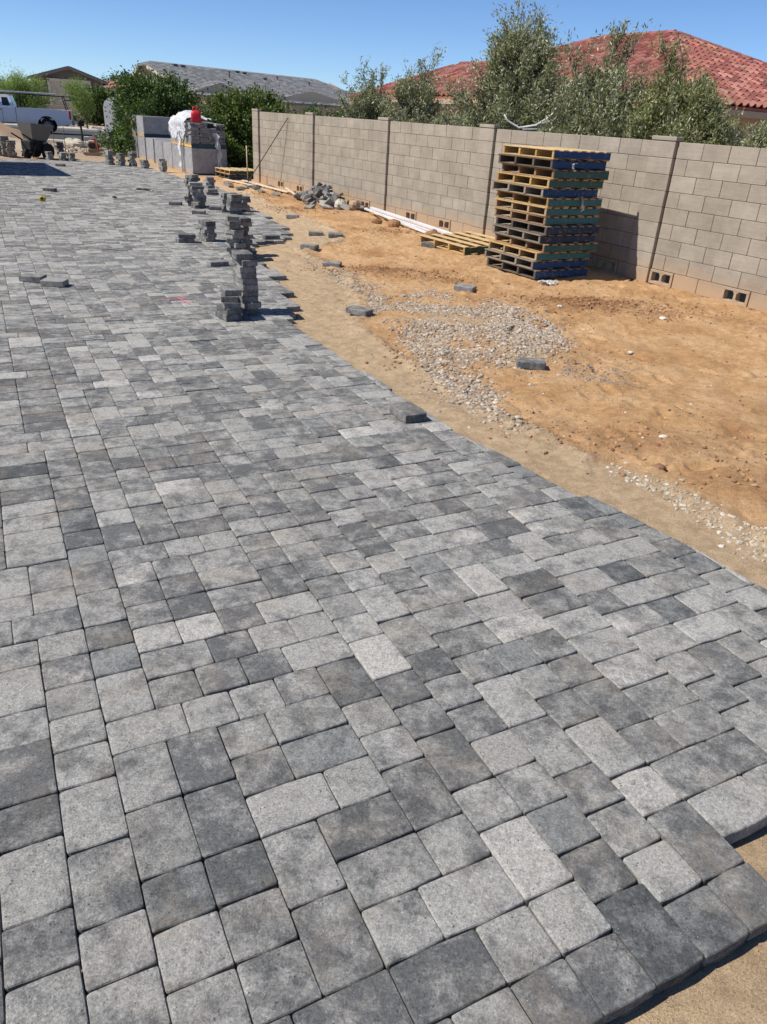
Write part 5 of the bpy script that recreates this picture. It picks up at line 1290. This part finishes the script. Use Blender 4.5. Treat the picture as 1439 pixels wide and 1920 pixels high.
# ================================================================== far end of the drive
def trailer():
    root = thing('cargo_trailer', 'white enclosed trailer mostly hidden behind the dark citrus tree', 'trailer', (-11.12, 33.9, -.03), .06)
    prof = [(-1.0, .32), (1.9, .32), (1.9, 1.98), (-.55, 1.98), (-.78, 1.93), (-.94, 1.8), (-1.0, 1.6)]
    m = MB(); m.prism(prof, -.9, .9, 'y', (.72, .73, .74)); m.build('body', M['metal'], root)
    m = MB(); m.box((-1.01, -.35, .9), (.02, .08, 1.1), None, 0, (.5, .5, .5)); m.box((-1.01, .4, .9), (.02, .02, 1.1), None, 0, (.3, .3, .3)); m.build('corner_trim', M['metal'], root)
    m = MB(); m.box((-1.012, -.62, 1.45), (.012, .28, .3), None, 0, (.12, .3, .5)); m.build('sticker', M['metal'], root)
    for s_ in (-1, 1):
        w = MB(); w.tube([(.6, s_*.93, .3), (.6, s_*1.07, .3)], .3, 18, True, (.02, .02, .02)); w.build('wheel', M['rubber'], root)
    m = MB(); m.tube([(-1.0, -.5, .3), (-1.9, 0, .32), (-1.0, .5, .3)], .04, 6, True, (.03, .03, .03)); m.build('hitch', M['dull'], root)
trailer()
mb_ = thing('mailbox', 'black mailbox on a black post at the street side', 'mailbox', (-14.45, 36.5, gz(-14.45, 36.5)))
MB().tube([(0, 0, -.1), (.0, 0, .8)], .045, 8, True, (.012, .012, .012)).build('post', M['dull'], mb_)
m = MB(); n = 10; pr = [(-.12, 0), (.12, 0)] + [(.12*math.cos(math.pi*i/n), .12+.12*math.sin(math.pi*i/n)) for i in range(n+1)]; m.prism(pr, -.22, .22, 'y', (.012, .012, .013)); o = m.build('box', M['dull'], mb_, (0, 0, .78)); o.rotation_euler = (0, 0, .5)
def compactor():
    x, y = -11.75, 30.5; root = thing('plate_compactor', 'small plate compactor with engine and handle on the sand', 'compactor', (x, y, gz(x, y)), .3)
    m = MB(); m.prism([(-.32, .06), (-.26, 0), (.26, 0), (.32, .07), (.32, .1), (-.32, .1)], -.2, .2, 'y', (.32, .25, .16)); m.build('plate', M['metal'], root)
    m = MB(); m.box((0, 0, .17), (.3, .26, .12), None, .02, (.25, .18, .11)); m.build('exciter', M['metal'], root)
    m = MB(); m.box((0, 0, .33), (.26, .24, .18), None, .03, (.03, .03, .03)); m.build('engine', M['metal'], root)
    m = MB(); m.box((0, -.02, .46), (.24, .18, .09), None, .03, (.45, .40, .33)); m.build('fuel_tank', M['metal'], root)
    m = MB()
    for s_ in (-1, 1): m.tube([(.2*s_, -.15, .1), (.2*s_, -.18, .42), (.2*s_, -.3, .62)], .014, 6, True, (.3, .28, .25))
    m.tube([(-.2, -.3, .62), (.2, -.3, .62)], .016, 6, True, (.5, .45, .4)); m.build('handle', M['metal'], root)
    m = MB()
    for s_ in (-1, 1): m.tube([(.3*s_, .12, .05), (.33*s_, .12, .05)], .05, 10, True, (.35, .3, .25))
    m.build('wheel', M['rubber'], root)
compactor()
def buggy():
    x, y = -12.45, 27.2; root = thing('mortar_buggy', 'black framed mortar buggy with tipped grey tub', 'buggy', (x, y, gz(x, y)), 1.15); g_ = (.12, .12, .115)
    m = MB(); o_ = [(-.45, -.32), (.5, -.32), (.5, .32), (-.45, .32)]; i_ = [(-.28, -.2), (.28, -.2), (.28, .2), (-.28, .2)]
    vs = [(a, b, 1.0+.1*(a > 0)) for a, b in o_] + [(a, b, .55) for a, b in i_] + [(a*.9, b*.88, 1.0+.1*(a > 0)) for a, b in o_] + [(a*.9, b*.88, .6) for a, b in i_]
    fs = [(k, (k+1) % 4, 4+(k+1) % 4, 4+k)[::-1] for k in range(4)] + [(4, 5, 6, 7)[::-1]] + [(8+k, 8+(k+1) % 4, 12+(k+1) % 4, 12+k) for k in range(4)] + [(12, 13, 14, 15)] + [(k, (k+1) % 4, 8+(k+1) % 4, 8+k) for k in range(4)]
    m.add(vs, fs, g_); o = m.build('tub', M['metal'], root); o.rotation_euler = (0, .18, 0)
    m = MB()
    for s_ in (-1, 1):
        m.tube([(-.6, .25*s_, .75), (-.1, .25*s_, .5), (.35, .25*s_, .45), (.4, .25*s_, .25)], .025, 6, True, (.02, .02, .02)); m.tube([(-.1, .25*s_, .5), (-.3, .25*s_, .05)], .025, 6, True, (.02, .02, .02))
    m.tube([(-.3, -.25, .2), (-.3, .25, .2)], .02, 6, True, (.02, .02, .02)); m.build('frame', M['dull'], root)
    m = MB(); m.box((0, 0, .4), (.62, .46, .3), None, .03, (.015, .017, .02)); m.build('engine', M['dull'], root)
    for s_ in (-1, 1):
        w = MB(); w.tube([(.3, .24*s_, .24), (.3, .36*s_, .24)], .23, 18, True, (.02, .02, .02)); w.build('wheel', M['rubber'], root)
    w = MB(); w.tube([(-.3, -.06, .14), (-.3, .06, .14)], .14, 14, True, (.02, .02, .02)); w.build('caster', M['rubber'], root)
buggy()
for x, y, n, w_ in ((-13.45, 27.3, 10, 'shaded ten-high stack left of the buggy'), (-13.7, 27.45, 9, 'shaded nine-high stack left of the buggy'), (-13.2, 27.15, 8, 'shaded eight-high stack left of the buggy'), (-13.95, 27.6, 10, 'shaded ten-high stack behind the nine-high one')):
    stack(x, y, n, w_, TH, z0=max(.004, gz(x, y)))
# heap of spoil, rocks along the kerb, stakes
def heap(name, label, x, y, rx_, ry_, h, cols, seed):
    n = 30; P = []; V = []; 
    for i in range(n+1):
        row = []
        for j in range(n+1):
            u, v = i/n*2-1, j/n*2-1; d = math.hypot(u, v); z = max(-.03, h*(1-d)**.9 if d < 1 else -.03)
            px_, py_ = x+u*rx_, y+v*ry_; z = z*(0.8+.4*float(vnoise(px_, py_, 1.6, seed, 3))) + (.1*float(vnoise(px_, py_, 5, seed+1, 2)) - .05)*(d < .95); row.append((px_-x, py_-y, z-.04))
        P.append(row)
    m = MB(); m.grid(P, cols); return tag(m.build(name, M['clod'], None, (x, y, 0)), label, 'heap')
heap('dirt_pile', 'brown heap of excavated dirt in front of the white pickup', -18.6, 34.2, 3.3, 2.4, 1.5, (.36, .25, .16), 91)
heap('gravel_pile', 'low pale gravel heap at the foot of the brown dirt heap', -16.2, 32.2, 2.2, 1.6, .45, (.42, .34, .25), 92)
n = 900; xs_ = nr.uniform(-24, -9.5, n); ys_ = nr.uniform(31.5, 36.8, n); k = (vnoise(xs_, ys_, .5, 8, 2) > .38); xs_, ys_ = xs_[k], ys_[k]
pebbles('rock_mulch', 'strip of tan and grey landscaping rocks beside the near kerb', 'rocks', xs_, ys_, nr.uniform(.04, .12, len(xs_)), pcol(len(xs_), [(.36, .3, .23), (.28, .22, .17), (.44, .38, .3), (.2, .17, .14)]), M['pebble'], .3, .7)
n = 700; xs_ = nr.uniform(-40, -14, n); ys_ = nr.uniform(56.6, 60, n)
pebbles('rock_mulch', 'band of landscaping rocks beyond the far pavement', 'rocks', xs_, ys_, nr.uniform(.06, .2, n), pcol(n, [(.42, .36, .28), (.34, .27, .2), (.5, .44, .36)]), M['pebble'], .3, .7)
tag(link('boulder', rock_mesh(44, .5, .35, .22, (.46, .42, .33), M['pebble'], 'boulder', 14, 9), None, None, (-14.3, 35.1, .08)), 'pale flat boulder beside the mailbox post', 'boulder')
for x, y, h, lab in ((-15.8, 36.6, .55, 'thin iron stake near the kerb beneath the pickup tailgate'), (-13.1, 31.3, .95, 'thin rusty stake standing before the rock strip')):
    m = MB(); m.tube([(0, 0, -.1), (.02, 0, h)], .012, 6, True, (.1, .07, .05)); tag(m.build('stake', M['dull'], None, (x, y, gz(x, y))), lab, 'stake')
# small things left on the driveway
t_ = thing('tape_measure', 'yellow and black tape measure on the far driveway', 'tape measure', (-7.28, 15.95, .004), .3)
MB().box((0, 0, .04), (.13, .07, .08), None, .02, (.5, .36, .02)).build('case', M['metal'], t_); MB().box((0, 0, .045), (.05, .078, .06), None, .01, (.02, .02, .02)).build('grip', M['dull'], t_)
def glove(x, y, a, label):
    root = thing('work_glove', label, 'glove', (x, y, .004), a); m = MB()
    P = [[(-.08+.16*i/6, (.05-.006*i)*math.cos(math.pi*j/6), .03*math.sin(math.pi*j/6)*(1+.3*math.sin(i))) for j in range(7)] for i in range(7)]; m.grid(P, (.02, .02, .022)); m.build('palm', M['dull'], root)
    for k in range(4): MB().tube([(.07, -.035+.024*k, .015), (.12, -.04+.027*k, .022), (.155-.012*abs(k-1.5), -.042+.029*k, .012)], [.013, .012, .009], 7, True, (.03, .03, .03)).build('finger', M['dull'], root)
    MB().tube([(-.02, .045, .015), (.02, .085, .018), (.05, .095, .012)], [.014, .013, .009], 7, True, (.03, .03, .03)).build('thumb', M['dull'], root)
    MB().box((-.11, 0, .012), (.06, .085, .022), None, .008, (.5, .46, .4)).build('cuff', M['dull'], root)
glove(-6.35, 19.2, .4, 'black work glove with pale cuff on the far driveway'); glove(-6.12, 19.15, 2.6, 'second black work glove lying palm up beside its pair')
tag(link('paver_chip', rock_mesh(61, .05, .035, .025, (.04, .04, .04), M['pebble'], 'paver_chip'), None, None, (-6.26, 17.2, .02)), 'small dark chip of paver on the open driveway', 'chip')
